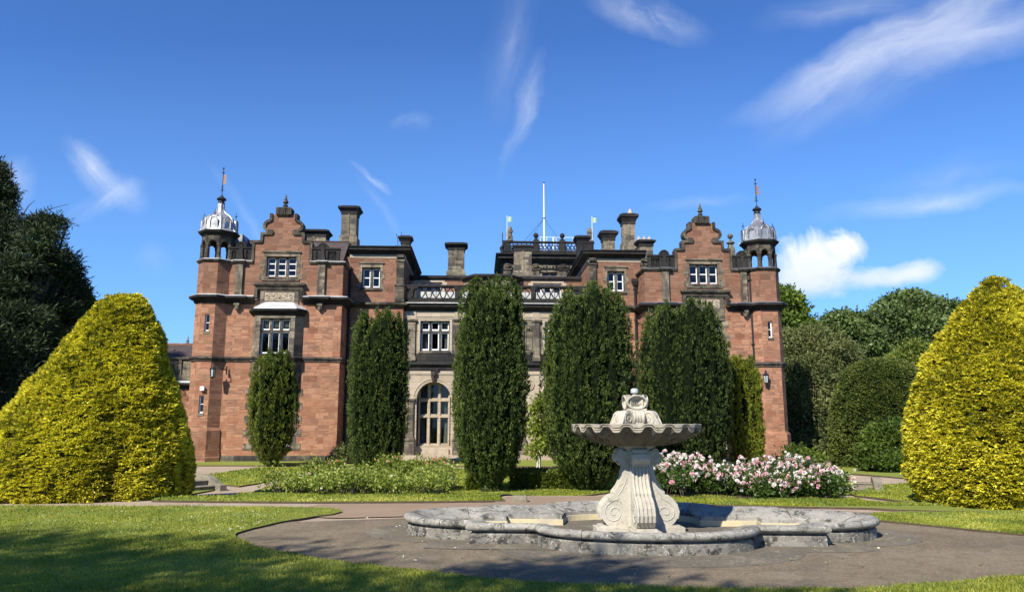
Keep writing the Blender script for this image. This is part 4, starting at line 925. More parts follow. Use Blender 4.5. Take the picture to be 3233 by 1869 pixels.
# ================================================================== GROUND
def ss(x, a, b):
    t = min(1., max(0., (x - a) / (b - a))); return t * t * (3 - 2 * t)
def gh(x, y):                                   # sunken parterre between fountain walk and house terrace
    m = ss(y, 17.2, 20.6) * (1 - ss(y, 24.5, 28)) * (1 - ss(x, 9.0, 11.4)) * ss(x, -11.4, -9.0)
    return -.3 * m
def pw(px, py):
    d = pix_ray(px, py); z = 0.
    for _ in range(12):
        t = (z - CAM_H) / d[2]; x, y = d[0] * t, d[1] * t; z = .5 * z + .5 * gh(x, y)
    return (x, y)
def at(px, py, D):
    d = pix_ray(px, py); t = D / d[1]; return (d[0] * t, D, CAM_H + d[2] * t)
def frange(a, b, s): return [a + s * i for i in range(int(round((b - a) / s)) + 1)]
xs = [-900, -400, -200, -100, -50, -30, -22] + frange(-17, 17, .5) + [22, 30, 50, 100, 200, 400, 900]
ys = [-300, -100, -40, -15, -5, 2] + frange(6, 34, .5) + [40, 50, 80, 150, 300, 600, 1500]
me = bpy.data.meshes.new('ground'); nx = len(xs)
me.from_pydata([(x, y, gh(x, y) - .03) for y in ys for x in xs], [], [(j * nx + i, j * nx + i + 1, (j + 1) * nx + i + 1, (j + 1) * nx + i) for j in range(len(ys) - 1) for i in range(nx - 1)])
me.materials.append(M['rough']); g = bpy.data.objects.new('ground', me); COL.objects.link(g); tag(g, kind='structure')

def sheet(name, poly, lift, mat, skirt=0., step=.5, wob=0.):
    if area(poly) < 0: poly = poly[::-1]
    dense = []
    n = len(poly)
    for i in range(n):
        a, b = Vector(poly[i]), Vector(poly[(i + 1) % n]); L = (b - a).length; k = max(1, int(L / (step * .6))) if L < 60 else 8
        nv = (b - a).normalized() if L > 0 else Vector((1, 0))
        for q in range(k):
            p = a.lerp(b, q / k)
            if wob and 0 < q: w_ = (noise.noise((p.x * 3.1, p.y * 3.1, 0))) * wob; p = p + Vector((-nv.y, nv.x)) * w_
            dense.append((p.x, p.y))
    x0, x1 = max(-18, min(p[0] for p in dense)), min(18, max(p[0] for p in dense)); y0, y1 = max(2, min(p[1] for p in dense)), min(36, max(p[1] for p in dense))
    ext = [(x + .013, y + .017) for x in frange(math.floor(x0), x1, step) for y in frange(math.floor(y0), y1, step)]
    ext = [p for p in ext if inside(p, dense) and min((p[0] - q[0]) ** 2 + (p[1] - q[1]) ** 2 for q in dense) > .015]
    V, F = tri_poly(dense, (), ext)
    vs = [(x, y, gh(x, y) + lift) for x, y in V]; fs = [list(f) for f in F]
    me = bpy.data.meshes.new(name); mi = [0] * len(fs)
    if skirt:
        b = len(vs); m = len(dense)
        vs += [(x, y, gh(x, y) + lift) for x, y in dense] + [(x, y, gh(x, y) + lift - skirt) for x, y in dense]
        for i in range(m): fs.append([b + i, b + (i + 1) % m, b + m + (i + 1) % m, b + m + i]); mi.append(1)
    me.from_pydata(vs, [], fs); me.materials.append(M[mat])
    if skirt: me.materials.append(M['earth'])
    me.polygons.foreach_set('material_index', mi); me.update()
    bm = bmesh.new(); bm.from_mesh(me)
    for f in bm.faces:
        if f.material_index == 0 and f.normal.z < 0: f.normal_flip()
    bm.to_mesh(me); bm.free()
    o = bpy.data.objects.new(name, me); COL.objects.link(o); tag(o, kind='structure'); return dense
PX = lambda *pts: [pw(*p) for p in pts]
sheet('gravel_path', [(-26, 11.2), (26, 11.2), (26, 34.5), (-26, 34.5)], -.012, 'gravel')
sheet('tarmac_circle', [(-7, -2), (16, -2), (16, 13.2), (11, 14.1), (6, 14.2), (0, 13.9), (-3.4, 12.9), (-7, 12.6)], 0, 'tarmac')
sheet('reddish_walk', PX((1010, 1592), (1250, 1590), (1560, 1586), (1600, 1568), (1960, 1566), (2060, 1596), (2400, 1604), (2740, 1616), (3010, 1622), (2760, 1640)) + [(8.2, 14.3), (5, 14.25), (0, 13.95), (-3.1, 13.3), (-4.6, 13.9)], .006, 'trod', wob=.12)
near = PX((-250, 1597), (240, 1601), (600, 1601), (838, 1603), (1036, 1607), (1068, 1612), (1080, 1619), (1050, 1627), (997, 1633), (878, 1653), (798, 1672), (747, 1687), (741, 1694), (743, 1702), (798, 1726), (858, 1742), (997, 1768), (1116, 1784), (1235, 1800), (1354, 1812), (1473, 1825), (1600, 1839), (1780, 1850), (1924, 1857), (2150, 1864), (2450, 1868), (2700, 1866), (2803, 1861), (3000, 1845), (3233, 1822), (3500, 1785))
near = near + [(26, 9), (26, -20), (-26, -20)]
L_near = sheet('near_lawn', near, .03, 'lawn', .045, wob=.06)
L_r1 = sheet('side_lawn', PX((2742, 1633), (2760, 1624), (2900, 1622), (3233, 1622), (3800, 1626), (3800, 1750), (3233, 1692), (3076, 1677), (2930, 1662), (2840, 1653), (2758, 1645)), .03, 'lawn', .045, wob=.03)
L_n = sheet('border_lawn', PX((478, 1583), (500, 1573), (610, 1571), (740, 1570), (800, 1556), (870, 1532), (960, 1503), (1100, 1491), (1300, 1484), (1440, 1481), (1720, 1481), (1960, 1483), (1960, 1552), (1800, 1560), (1620, 1561), (1570, 1570), (1596, 1583), (1400, 1586), (1000, 1588), (700, 1586)), .03, 'lawn', .045, wob=.04)
L_n2 = sheet('border_lawn', PX((2070, 1592), (2050, 1570), (2120, 1545), (2300, 1540), (2600, 1556), (2650, 1576), (2715, 1579), (2739, 1588), (2870, 1593), (2980, 1596), (3500, 1602), (3500, 1622), (2980, 1617), (2818, 1612), (2739, 1607), (2580, 1604), (2250, 1597)), .03, 'lawn', .045, wob=.04)
L_e = sheet('slope_lawn', PX((2645, 1557), (2712, 1551), (2762, 1541), (2790, 1532), (2853, 1531), (3200, 1536), (3200, 1600), (2870, 1589), (2790, 1578), (2700, 1567)), .03, 'lawn', .045)
L_w = sheet('slope_lawn', PX((640, 1503), (719, 1491), (826, 1478), (900, 1478), (1090, 1480), (1100, 1487), (960, 1495), (900, 1502), (778, 1533), (755, 1537), (667, 1519)), .03, 'lawn', .045)
L_w2 = sheet('slope_lawn', PX((520, 1530), (618, 1531), (660, 1537), (692, 1545), (618, 1558), (520, 1565)), .03, 'lawn', .045)
L_v = sheet('house_verge', PX((380, 1471), (840, 1471), (1290, 1473), (1720, 1474), (2100, 1478)) + [(8.4, 28.9), (8.4, 35.4), (-15, 35.4)], .03, 'lawn', .045, step=.7)
L_v2 = sheet('house_verge', PX((2560, 1489), (2640, 1494), (2700, 1498), (2853, 1511), (3000, 1517), (3400, 1535), (3400, 1488), (2640, 1474), (2560, 1473)) + [], .03, 'lawn', .045)
sheet('rose_bed_soil', PX((740, 1566), (900, 1560), (1150, 1558), (1400, 1556), (1450, 1545), (1430, 1505), (1300, 1495), (1000, 1500), (900, 1525)), .055, 'earth', wob=.1)
sheet('rose_bed_soil', PX((2060, 1578), (2300, 1580), (2560, 1579), (2640, 1568), (2650, 1545), (2500, 1525), (2200, 1520), (2060, 1530)), .055, 'earth', wob=.1)

# ================================================================== FOLIAGE TOOLS
GRD = np.random.default_rng(5).random((32, 32, 32))
def vn(P, s):
    q = np.asarray(P) * s; i = np.floor(q).astype(int); f = q - i; f = f * f * (3 - 2 * f); o = 0
    for dx in (0, 1):
        for dy in (0, 1):
            for dz in (0, 1):
                w_ = (f[:, 0] if dx else 1 - f[:, 0]) * (f[:, 1] if dy else 1 - f[:, 1]) * (f[:, 2] if dz else 1 - f[:, 2])
                o = o + w_ * GRD[(i[:, 0] + dx) % 32, (i[:, 1] + dy) % 32, (i[:, 2] + dz) % 32]
    return o
def nrmz(a): return a / np.maximum(1e-6, np.linalg.norm(a, axis=1))[:, None]
def leaves(name, mat, b, d, L, W, tint, parent=None, loc=(0, 0, 0), curl=.12, flat=0.):
    n = len(b); d = nrmz(d); r = RNG.normal(size=(n, 3)); r[:, 2] *= (1 - flat)
    s = nrmz(np.cross(d, r)); 
    if flat:
        s2 = nrmz(np.cross(d, np.array([0, 0, 1.]) + r * .35)); s = nrmz(s * (1 - flat) + s2 * flat)
    up = np.cross(s, d); L = np.broadcast_to(L, n)[:, None]; W = np.broadcast_to(W, n)[:, None]
    v = np.empty((n, 4, 3)); v[:, 0] = b; m = b + d * L * .5 + up * L * curl; v[:, 1] = m + s * W * .5; v[:, 2] = b + d * L; v[:, 3] = m - s * W * .5
    v -= np.array(loc)
    me = bpy.data.meshes.new(name); me.vertices.add(4 * n); me.vertices.foreach_set('co', v.astype(np.float32).ravel())
    me.loops.add(4 * n); me.loops.foreach_set('vertex_index', np.arange(4 * n, dtype=np.int32))
    me.polygons.add(n); me.polygons.foreach_set('loop_start', np.arange(0, 4 * n, 4, dtype=np.int32)); 
    try: me.polygons.foreach_set('loop_total', np.full(n, 4, dtype=np.int32))
    except Exception: pass
    a = me.attributes.new('tint', 'FLOAT', 'FACE'); a.data.foreach_set('value', np.clip(np.broadcast_to(tint, n), 0, 1).astype(np.float32))
    me.update(calc_edges=True); me.materials.append(M[mat])
    o = bpy.data.objects.new(name, me); COL.objects.link(o)
    o.parent = parent
    if parent is None: o.location = loc
    return o
def tufts(P, Nn, K, jit, a, up, rnd):
    """K leaves around each surface point, pointing outwards and up"""
    n = len(P); B = np.repeat(P, K, 0) + RNG.normal(size=(n * K, 3)) * jit
    D = np.repeat(Nn, K, 0) * a + np.array([0, 0, up]) + RNG.normal(size=(n * K, 3)) * rnd
    return B, D

def fans(P, Nn, K, rnd=.25, spread=.95, droop=.12):
    """flat sprays: K leaves fanned out sideways from each twig"""
    n = len(P); T = nrmz(np.cross(np.tile([0, 0, 1.], (n, 1)) + RNG.normal(size=(n, 3)) * .35, Nn)); f = np.tile(np.linspace(-1, 1, K), n)
    lift = np.repeat(RNG.normal(size=n) * .22 + droop, K)
    D = np.repeat(Nn, K, 0) * (1.1 - .35 * np.abs(f))[:, None] + np.repeat(T, K, 0) * (f * spread)[:, None] + np.array([0, 0, 1.]) * lift[:, None] + RNG.normal(size=(n * K, 3)) * rnd
    B = np.repeat(P, K, 0) + np.repeat(T, K, 0) * (f * .022)[:, None] + RNG.normal(size=(n * K, 3)) * .008
    return B, D
def topiary(name, c, prof, n, K, leafL, leafW, mat, inner, label, cat, group=None, ex=1., rough=.07, up=.15, rnd=.5, flat=.6, dents=(), parts=('foliage', 'inner_branches'), pn=None, tb=0., shear=None):
    e = empty(name, c, 0, label, cat, group)
    z = np.array([p[0] for p in prof]); r = np.array([p[1] for p in prof])
    zz = np.linspace(z[0], z[-1], 400); rr = np.interp(zz, z, r); dr = np.gradient(rr, zz)
    wt = np.cumsum(np.maximum(rr, .02) * np.sqrt(1 + np.minimum(dr ** 2, 60))); wt /= wt[-1]
    q = RNG.random(n); zi = np.interp(q, wt, zz); th = RNG.random(n) * 2 * math.pi
    ri = np.interp(zi, z, r); di = np.interp(zi, zz, dr)
    def bump(th_, z_, ri_):
        P = np.stack([ri_ * np.cos(th_), ri_ * np.sin(th_), z_], 1)
        b = (vn(P + 7, 1.1) - .5) * rough * 2.4 + (vn(P + 3, 3.1) - .5) * rough * 1.5
        if pn is not None: b = b + pn(th_, z_)
        for (ta, zc, wa, wz, dp) in dents:
            da = (th_ - ta + math.pi) % (2 * math.pi) - math.pi; b = b - dp * np.exp(-(da / wa) ** 2 - ((z_ - zc) / wz) ** 2)
        return b
    bb = bump(th, zi, ri)
    R_ = np.maximum(.01, ri + bb)
    P = np.stack([R_ * np.cos(th) * ex, R_ * np.sin(th), zi], 1)
    Nn = nrmz(np.stack([np.cos(th), np.sin(th), -np.clip(di, -6, 3)], 1))
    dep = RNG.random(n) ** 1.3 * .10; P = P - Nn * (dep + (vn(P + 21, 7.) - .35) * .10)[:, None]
    hole = vn(P + 11, 2.6); P = P - Nn * (np.clip((hole - .68) * 5, 0, 1) * .09)[:, None]
    if shear: P[:, 0] += np.interp(P[:, 2], *shear)
    B, D = fans(P, Nn, K)
    tn = np.clip(.60 + tb - np.repeat(dep, K) * 4.0 + RNG.normal(size=n * K) * .12 + np.repeat(RNG.normal(size=n), K) * .18 + (np.repeat(vn(P, 1.7), K) - .5) * .5, 0, 1)  # leaves set deeper get a darker tint
    L_ = leafL * (.7 + .6 * RNG.random(n * K)); W_ = leafW * (.7 + .6 * RNG.random(n * K))
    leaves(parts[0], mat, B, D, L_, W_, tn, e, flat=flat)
    # twiggy inside
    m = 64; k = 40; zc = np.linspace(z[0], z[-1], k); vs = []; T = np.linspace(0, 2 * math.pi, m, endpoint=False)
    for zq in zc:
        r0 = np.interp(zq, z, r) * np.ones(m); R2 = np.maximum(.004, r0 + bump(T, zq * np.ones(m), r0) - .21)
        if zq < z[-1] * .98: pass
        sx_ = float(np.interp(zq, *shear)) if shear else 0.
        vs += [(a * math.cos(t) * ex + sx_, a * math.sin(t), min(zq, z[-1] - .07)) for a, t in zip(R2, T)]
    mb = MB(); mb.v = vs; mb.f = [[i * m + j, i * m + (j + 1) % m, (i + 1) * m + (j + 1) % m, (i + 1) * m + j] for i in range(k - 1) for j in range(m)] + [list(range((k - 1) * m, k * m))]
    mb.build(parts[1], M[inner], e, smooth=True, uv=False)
    return e

gl = at(285, 1500, 18.3)
def lobeL(th, z):                               # swelling skirt with a hollow on its right flank
    d = (th - R(-52) + math.pi) % (2 * math.pi) - math.pi
    return -.16 * np.exp(-(d / .14) ** 2) * (1 - np.clip((z - .2) / 1.5, 0, 1)) - .04 * np.exp(-((th - R(335) + math.pi) % (2 * math.pi) - math.pi) ** 2 / .05) * np.exp(-((z - 1.55) / .35) ** 2)
gy = lambda pr_, kz, kr: [(z_ * kz, r_ * kr) for z_, r_ in pr_]
topiary('golden_yew', (-9.9, 17.35, 0), gy([(.0, 2.48), (.12, 2.56), (.8, 2.46), (1.4, 2.2), (1.9, 1.94), (2.64, 1.58), (3.3, 1.24), (3.84, .96), (4.2, .76), (4.42, .58), (4.55, .44), (4.62, .28), (4.66, .05)], 1., .66),
        25000, 8, .072, .027, 'gold', 'gold_in', 'broad bright yellow clipped yew cone beside the left gravel walk', 'clipped yew', 'golden yews', ex=1.5, rough=.045, tb=.09, shear=([0, .8, 1.9, 2.64, 3.84, 4.7], [-.05, .03, .26, .42, .62, .70]), pn=lobeL, dents=((R(-58), 1.75, .12, .22, .16), (R(-52), .6, .07, .45, .12)))
topiary('golden_yew', (10.2, 15.35, 0), gy([(.0, 1.86), (.15, 1.98), (.6, 2.10), (1.0, 2.14), (1.5, 2.12), (2., 2.03), (2.5, 1.86), (3., 1.60), (3.5, 1.30), (3.9, 1.02), (4.2, .80), (4.45, .52), (4.62, .30), (4.78, .17), (4.86, .03)], .97, .70),
        25000, 8, .072, .027, 'gold', 'gold_in', 'tall bright yellow clipped yew cone cut off by the right edge', 'clipped yew', 'golden yews', ex=1.36, rough=.06, tb=.08, dents=((R(-128), 1.9, .07, .12, .3), (R(-122), 1.25, .08, .2, .22), (R(-98), .55, .07, .4, .3), (R(-105), .1, .25, .12, .25)))
topiary('clipped_yew_dome', at(2795, 1340, 29.0)[:2] + (0,), [(.0, 1.92), (.3, 2.02), (1., 2.06), (1.7, 2.02), (2.4, 1.88), (3., 1.66), (3.5, 1.42), (3.85, 1.12), (4.08, .7), (4.18, .1)],
        16000, 7, .075, .03, 'clip', 'yew_in', 'dark green clipped yew dome between the house and the right golden yew', 'clipped yew', rough=.06)

def irish(name, x, y, z0, R0, H, prof, ncol, mat, label, group, seed, n=26000, base=None, K=7, topw=.6, lean=0., oval=1., tops=None):
    """fastigiate yew: a bundle of upright columns in one outline"""
    rg = np.random.default_rng(seed); e = empty(name, (x, y, z0), 0, label, 'yew tree', group)
    z = np.array([p[0] for p in prof]) * H; r = np.array([p[1] for p in prof]) * R0
    cols = [(0., 0., .66, H * .97)]
    for i in range(ncol):
        a = 2 * math.pi * (i + rg.random() * .5) / ncol; rad = .46 + .12 * rg.random()
        cols.append((rad * math.cos(a), rad * math.sin(a), .36 + .10 * rg.random(), H * (.93 + .09 * rg.random())))
    for i in range(ncol * 2):
        a = 2 * math.pi * (i + rg.random() * .7) / (ncol * 2); rad = .76 + .08 * rg.random()
        cols.append((rad * math.cos(a), rad * math.sin(a), .17 + .09 * rg.random(), H * (.80 + .20 * rg.random())))
    for i in range(5):
        a = rg.random() * 6.28; rad = .2 + .45 * rg.random(); cols.append((rad * math.cos(a), rad * math.sin(a), .10 + .05 * rg.random(), H * (.99 + .05 * rg.random())))
    if tops: cols += tops
    env = lambda zz: np.interp(zz, z, r)
    def taper(zz, h, w_): return w_ * np.clip((h - zz) / .5, 0, 1) ** .65
    PP = []; NN = []
    wts = np.array([c[2] for c in cols]); wts = wts / wts.sum()
    core = MB()
    for ci, (ox, oy, w_, h) in enumerate(cols):
        m = int(n * 1.05 * wts[ci]); zz = rg.random(m) * h; th = rg.random(m) * 2 * math.pi; E = env(zz); rr = E * taper(zz, h, w_)
        P = np.stack([ox * E + rr * np.cos(th), (oy * E + rr * np.sin(th)) * oval, zz], 1)
        keep = np.ones(m, bool)
        for cj, (ax, ay, aw, ah) in enumerate(cols):
            if cj == ci: continue
            R2 = E * taper(zz, ah, aw) - .05
            keep &= ~(((P[:, 0] - ax * E) ** 2 + (P[:, 1] / oval - ay * E) ** 2 < np.maximum(R2, 0) ** 2) & (zz < ah))
        PP.append(P[keep]); NN.append(np.stack([np.cos(th), np.sin(th), np.full(m, .1)], 1)[keep])
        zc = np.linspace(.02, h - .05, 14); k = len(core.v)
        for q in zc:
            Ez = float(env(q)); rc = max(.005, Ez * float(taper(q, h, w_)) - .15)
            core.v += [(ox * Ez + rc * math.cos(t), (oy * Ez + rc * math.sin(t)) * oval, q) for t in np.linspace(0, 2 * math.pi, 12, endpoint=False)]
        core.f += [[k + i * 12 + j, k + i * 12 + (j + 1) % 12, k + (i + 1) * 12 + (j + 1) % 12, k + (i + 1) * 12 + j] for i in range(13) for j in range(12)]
    P = np.concatenate(PP); Nn = nrmz(np.concatenate(NN)); m = len(P)
    P = P + Nn * ((vn(P + seed, 2.0) - .5) * .12 - np.clip((vn(P * np.array([1, 1, .16]) + seed * 3, 3.6) - .60) * 5, 0, 1) * .11 + (vn(P * np.array([1, 1, .6]) + 5, 7.5) - .5) * .20)[:, None]
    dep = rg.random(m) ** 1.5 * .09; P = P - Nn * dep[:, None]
    B = np.repeat(P, K, 0) + rg.normal(size=(m * K, 3)) * .018 + np.array([0, 0, 1.]) * (rg.random(m * K) * .09)[:, None]
    tl_ = np.repeat(rg.normal(size=(m, 3)) * .18, K, 0)
    D = np.repeat(Nn, K, 0) * .62 + np.array([0, 0, .95]) + tl_ + rg.normal(size=(m * K, 3)) * .33
    tn = np.clip(.48 + rg.normal(size=m * K) * .12 + np.repeat(rg.normal(size=m) * .16 - dep * 3.2, K) + np.repeat(vn(P + 2, 1.3) - .5, K) * .5, 0, 1)  # tint also drops with depth below the surface
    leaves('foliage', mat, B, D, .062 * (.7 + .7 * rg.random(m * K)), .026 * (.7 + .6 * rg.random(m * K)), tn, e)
    core.build('inner_branches', M['yew_in'], e, smooth=True, uv=False)
    t = MB()
    for i in range(5):
        a = i * 1.3; t.tube([(.10 * math.cos(a), .10 * math.sin(a), -.1), (.13 * math.cos(a), .13 * math.sin(a), .3), (R0 * .4 * math.cos(a), R0 * .4 * math.sin(a), .9)], [.09, .07, .05], 6)
    t.build('trunk', M['barkred'], e)
    return e
PF = [(0, .16), (.035, .30), (.08, .52), (.15, .78), (.27, .95), (.45, 1.0), (.62, .96), (.78, .90), (.9, .86), (1., .82)]
PB = [(0, .66), (.05, .76), (.15, .88), (.3, .98), (.5, 1.0), (.7, .97), (.85, .92), (1., .86)]
PE = [(0, .18), (.04, .34), (.10, .62), (.2, .84), (.35, .97), (.55, 1.), (.75, .96), (.88, .88), (1., .72)]
g1 = 'upright dark yews in front of the house'
irish('irish_yew', -9.35, 29.3, 0, .93, 4.36, PE, 6, 'yew_y', 'short egg-shaped yellowish green yew in front of the left bay window', None, 1, 17000)
irish('irish_yew', -5.1, 28.3, -.12, 1.16, 5.95, PB, 6, 'yew', 'tall dark yew at the dark recess left of the arched doorway window', g1, 2, 26000)
irish('irish_yew', -.62, 21.6, -.3, 1.08, 6.05, PF, 6, 'yew', 'tallest dark yew with a narrowed foot, between two arches', g1, 3, 30000, tops=[(-.72, -.1, .26, 4.6)])
irish('irish_yew', 2.32, 21.9, -.3, 1.40, 5.85, PF, 8, 'yew', 'widest dark yew, directly behind the fountain bowl on the left', g1, 4, 36000, tops=[(.72, 0, .26, 5.6), (-.7, -.1, .28, 5.3)])
irish('irish_yew', 6.35, 27.4, -.05, 1.68, 6.05, PB, 8, 'yew', 'broad dark yew hiding the right wing, behind the fountain bowl on the right', g1, 5, 36000, tops=[(.5, -.5, .2, 6.05), (.1, -.6, .16, 6.1)])
irish('golden_irish_yew', 9.02, 29.0, 0, .76, 4.12, PB, 5, 'yew_g', 'narrow yellow-green upright yew beside the right turret', None, 6, 15000)

def clumps(blobs, n, K, jit, up, rnd, shell=.35, gap=.22):
    """leaf clusters over a set of ellipsoids (x,y,z,rx,ry,rz), the surface of each strewn with twigs"""
    bl = np.array(blobs, float); w_ = (bl[:, 3] * bl[:, 5]) ** .9; w_ /= w_.sum(); idx = RNG.choice(len(bl), n, p=w_)
    u = nrmz(RNG.normal(size=(n, 3))); rad = 1 - shell * RNG.random(n) ** 1.5 + (vn(u * 3 + idx[:, None] * 1.7, 1.3) - .5) * .5
    P = bl[idx, :3] + u * bl[idx, 3:] * rad[:, None]
    keep = vn(P, 1.1) > gap; P = P[keep]; u = u[keep]
    B, D = tufts(P, u, K, jit, 1., up, rnd); return B, D, P
def tree(name, blobs, base, mat, label, n=5000, K=5, L=.25, W=.13, jit=.16, up=.1, rnd=.9, trunk=.25, cat='tree', group=None, bark='bark', shell=.45, tb=0., limbs=True, foliage='crown', gap=.22):
    e = empty(name, base, 0, label, cat, group)
    B, D, P = clumps(blobs, n, K, jit, up, rnd, shell, gap); m = len(B)
    tn = np.clip(.5 + tb + RNG.normal(size=m) * .2 + (np.repeat(vn(P + 4, .7), K) - .5) * .8, 0, 1)
    leaves(foliage, mat, B - np.array(base), D, L * (.6 + .8 * RNG.random(m)), W * (.6 + .8 * RNG.random(m)), tn, e, flat=.4)
    if limbs:
        t = MB(); cx = np.mean([b[0] for b in blobs]) - base[0]; cy = np.mean([b[1] for b in blobs]) - base[1]; zt = max(b[2] for b in blobs) - base[2]
        mid = (cx * .4, cy * .4, zt * .45); t.tube([(0, 0, -.2), (cx * .1, cy * .1, zt * .2), mid, (cx * .8, cy * .8, zt * .85)], [trunk * 1.25, trunk, trunk * .7, trunk * .25], 9)
        t.build('trunk', M[bark], e, smooth=True)
        lb = MB()
        for b in blobs:
            q = (b[0] - base[0], b[1] - base[1], b[2] - base[2]); lb.tube([(mid[0], mid[1], min(mid[2], q[2] * .7)), ((mid[0] + q[0]) / 2, (mid[1] + q[1]) / 2, (min(mid[2], q[2]) + q[2]) / 2 + .1), q], [trunk * .45, trunk * .3, trunk * .1], 6)
        lb.build('limb', M[bark], e, smooth=True)
    return e
def B_(px, py, D, rx, rz=None, ry=None):          # blob from where it is seen, radii in photo pixels at that distance
    k = D / 2335.; x, y, z = at(px, py, D); return (x, y, z, rx * k, (ry or rx) * k, (rz or rx) * k)
# ---- dark conifers on the left
pine = [B_(190, 702, 31, 56, 9), B_(236, 712, 31.2, 20, 6), B_(135, 716, 31, 45, 12), B_(160, 745, 30.6, 60, 10), B_(40, 770, 31, 60, 16), B_(140, 785, 30.5, 60, 12), B_(200, 812, 31, 55, 13), B_(70, 840, 30, 90, 22), B_(240, 852, 31.5, 40, 16), B_(160, 850, 31, 60, 16),
        B_(40, 920, 30, 100, 32), B_(180, 905, 31.5, 70, 20), B_(262, 893, 32, 24, 14), B_(270, 925, 32, 26, 16), B_(60, 1010, 29.8, 110, 46), B_(190, 970, 31.5, 70, 26), B_(40, 1100, 29.5, 110, 60), B_(160, 1060, 31, 75, 40), B_(30, 1220, 29, 110, 80), B_(140, 1180, 30.5, 70, 60), B_(-60, 900, 30, 90, 60), B_(-80, 1100, 29, 110, 100), B_(235, 1010, 32.5, 40, 24), B_(50, 1330, 29, 90, 60)]
pine = [(x - .32, y, z, rx * .95, ry, rz) for x, y, z, rx, ry, rz in pine]
tree('dark_pine', pine, (-20.2, 30.5, 0), 'conifer', 'dark pine with a jutting flat bough left of the house', 19000, 7, .24, .045, .14, .45, .7, .32, group='dark trees on the left', shell=.8, gap=.33)
fir = [B_(0, 560, 33, 26, 34), B_(18, 610, 33, 30, 18), B_(6, 650, 33, 38, 16), B_(14, 690, 33, 34, 14), B_(20, 725, 33, 36, 14), B_(-30, 620, 33, 60, 60), B_(-40, 760, 33, 90, 60), B_(-20, 860, 33, 80, 60), B_(-10, 535, 33, 16, 26)]
tree('dark_fir', fir, (-23.2, 33.5, 0), 'conifer', 'dark conifer rising above the pine at the left edge', 6500, 6, .22, .04, .13, .2, .7, .3, group='dark trees on the left', shell=.7, gap=.3)
for a, b, c_ in (((60, 705), (150, 662), (215, 645)), ((60, 700), (90, 650), (112, 632)), ((40, 735), (90, 700), (140, 690)), ((34, 560), (36, 520), (38, 505)), ((50, 690), (80, 668), (60, 650)), ((130, 800), (118, 740), (140, 712)), ((130, 800), (190, 790), (230, 800)), ((100, 850), (70, 790), (40, 770))):
    o = MB().tube([Vector(at(*q_, 32)) - Vector((-20.2, 30.5, 0)) for q_ in (a, b, c_)], [.028, .02, .008], 5).build('bare_branch', M['bark'], bpy.data.objects['dark_pine'])
tree('beech_tree', [B_(170, 890, 37, 60, 50), B_(215, 950, 37, 60, 55), B_(250, 1000, 37, 44, 50), B_(150, 980, 37, 70, 60), B_(230, 1080, 36, 60, 60), B_(160, 1120, 36, 80, 70), B_(60, 1000, 37, 90, 90), B_(60, 1200, 37, 120, 110)], (-21.5, 37.5, 0), 'broad', 'green broadleaf tree showing through behind the dark pine', 5200, 5, .24, .15, group='dark trees on the left', tb=-.12)
# ---- right side woodland
tree('lime_tree', [B_(2470, 960, 52, 55, 50), B_(2505, 985, 52, 42, 40), B_(2530, 1020, 52, 40, 36), B_(2440, 1030, 52, 80, 60), B_(2500, 1070, 52, 70, 60), B_(2440, 1180, 52, 110, 110)], (19.5, 52.5, 0), 'broad', 'bright green tree peeping out behind the right turret', 6500, 5, .26, .17, tb=.05)
tree('evergreen_oak', [B_(2560, 1100, 43, 95, 70), B_(2640, 1130, 43, 70, 60), B_(2540, 1200, 42, 110, 80), B_(2650, 1210, 43, 70, 80), B_(2560, 1300, 41.5, 110, 80), B_(2640, 1320, 42, 70, 80), B_(2540, 1400, 41, 100, 60), B_(2480, 1150, 43, 60, 100), B_(2620, 1400, 41, 80, 60)], (17.0, 43, 0), 'olive', 'large olive grey rounded tree right of the house', 13000, 6, .17, .08, tb=-.02)
g2 = 'blue-green trees on the skyline'
tree('oak_tree', [B_(2660, 1030, 62, 65, 45), B_(2610, 1060, 62, 40, 40), B_(2700, 1080, 62, 90, 60), B_(2640, 1130, 62, 90, 70), B_(2720, 1020, 62, 36, 24)], (28, 62.5, 0), 'broadblue', 'left one of the blue-green skyline trees, with a wispy top', 6000, 5, .30, .18, group=g2)
tree('oak_tree', [B_(2860, 965, 63, 80, 45), B_(2930, 985, 63, 80, 45), B_(2800, 1010, 62, 70, 50), B_(2990, 1010, 63, 80, 60), B_(2900, 1050, 62, 120, 70), B_(2780, 1090, 62, 70, 60), B_(3060, 1040, 63, 100, 80), B_(2900, 1150, 62, 160, 80), B_(2862, 935, 63, 26, 16)], (34, 63, 0), 'broadblue', 'tallest blue-green skyline tree beside the right golden yew', 9500, 5, .30, .18, group=g2)
tree('holly_bush', [B_(2885, 1110, 45, 38, 30), B_(2850, 1135, 45, 34, 26), B_(2910, 1150, 45, 50, 60)], (24.6, 45, 0), 'yew_y', 'small yellowish bush above the clipped dome', 1500, 5, .16, .08, cat='shrub')
tree('laurel_shrub', [B_(2790, 1400, 26.2, 62, 62), B_(2830, 1420, 26, 60, 56), B_(2760, 1440, 26, 50, 42), B_(2850, 1380, 26.2, 50, 50), B_(2800, 1455, 25.8, 80, 26)], (13.4, 26.4, 0), 'broad', 'fresh green shrub growing at the foot of the clipped dome', 5200, 4, .10, .06, .05, cat='shrub', limbs=False, shell=.25, foliage='foliage')
tree('low_shrub', [B_(2500, 1445, 33, 44, 24), B_(2540, 1455, 33, 40, 20), B_(2580, 1458, 33, 30, 14)], (12.8, 33, 0), 'broad', 'low leafy shrubs at the foot of the right turret', 1100, 5, .13, .08, cat='shrub', limbs=False, foliage='foliage')
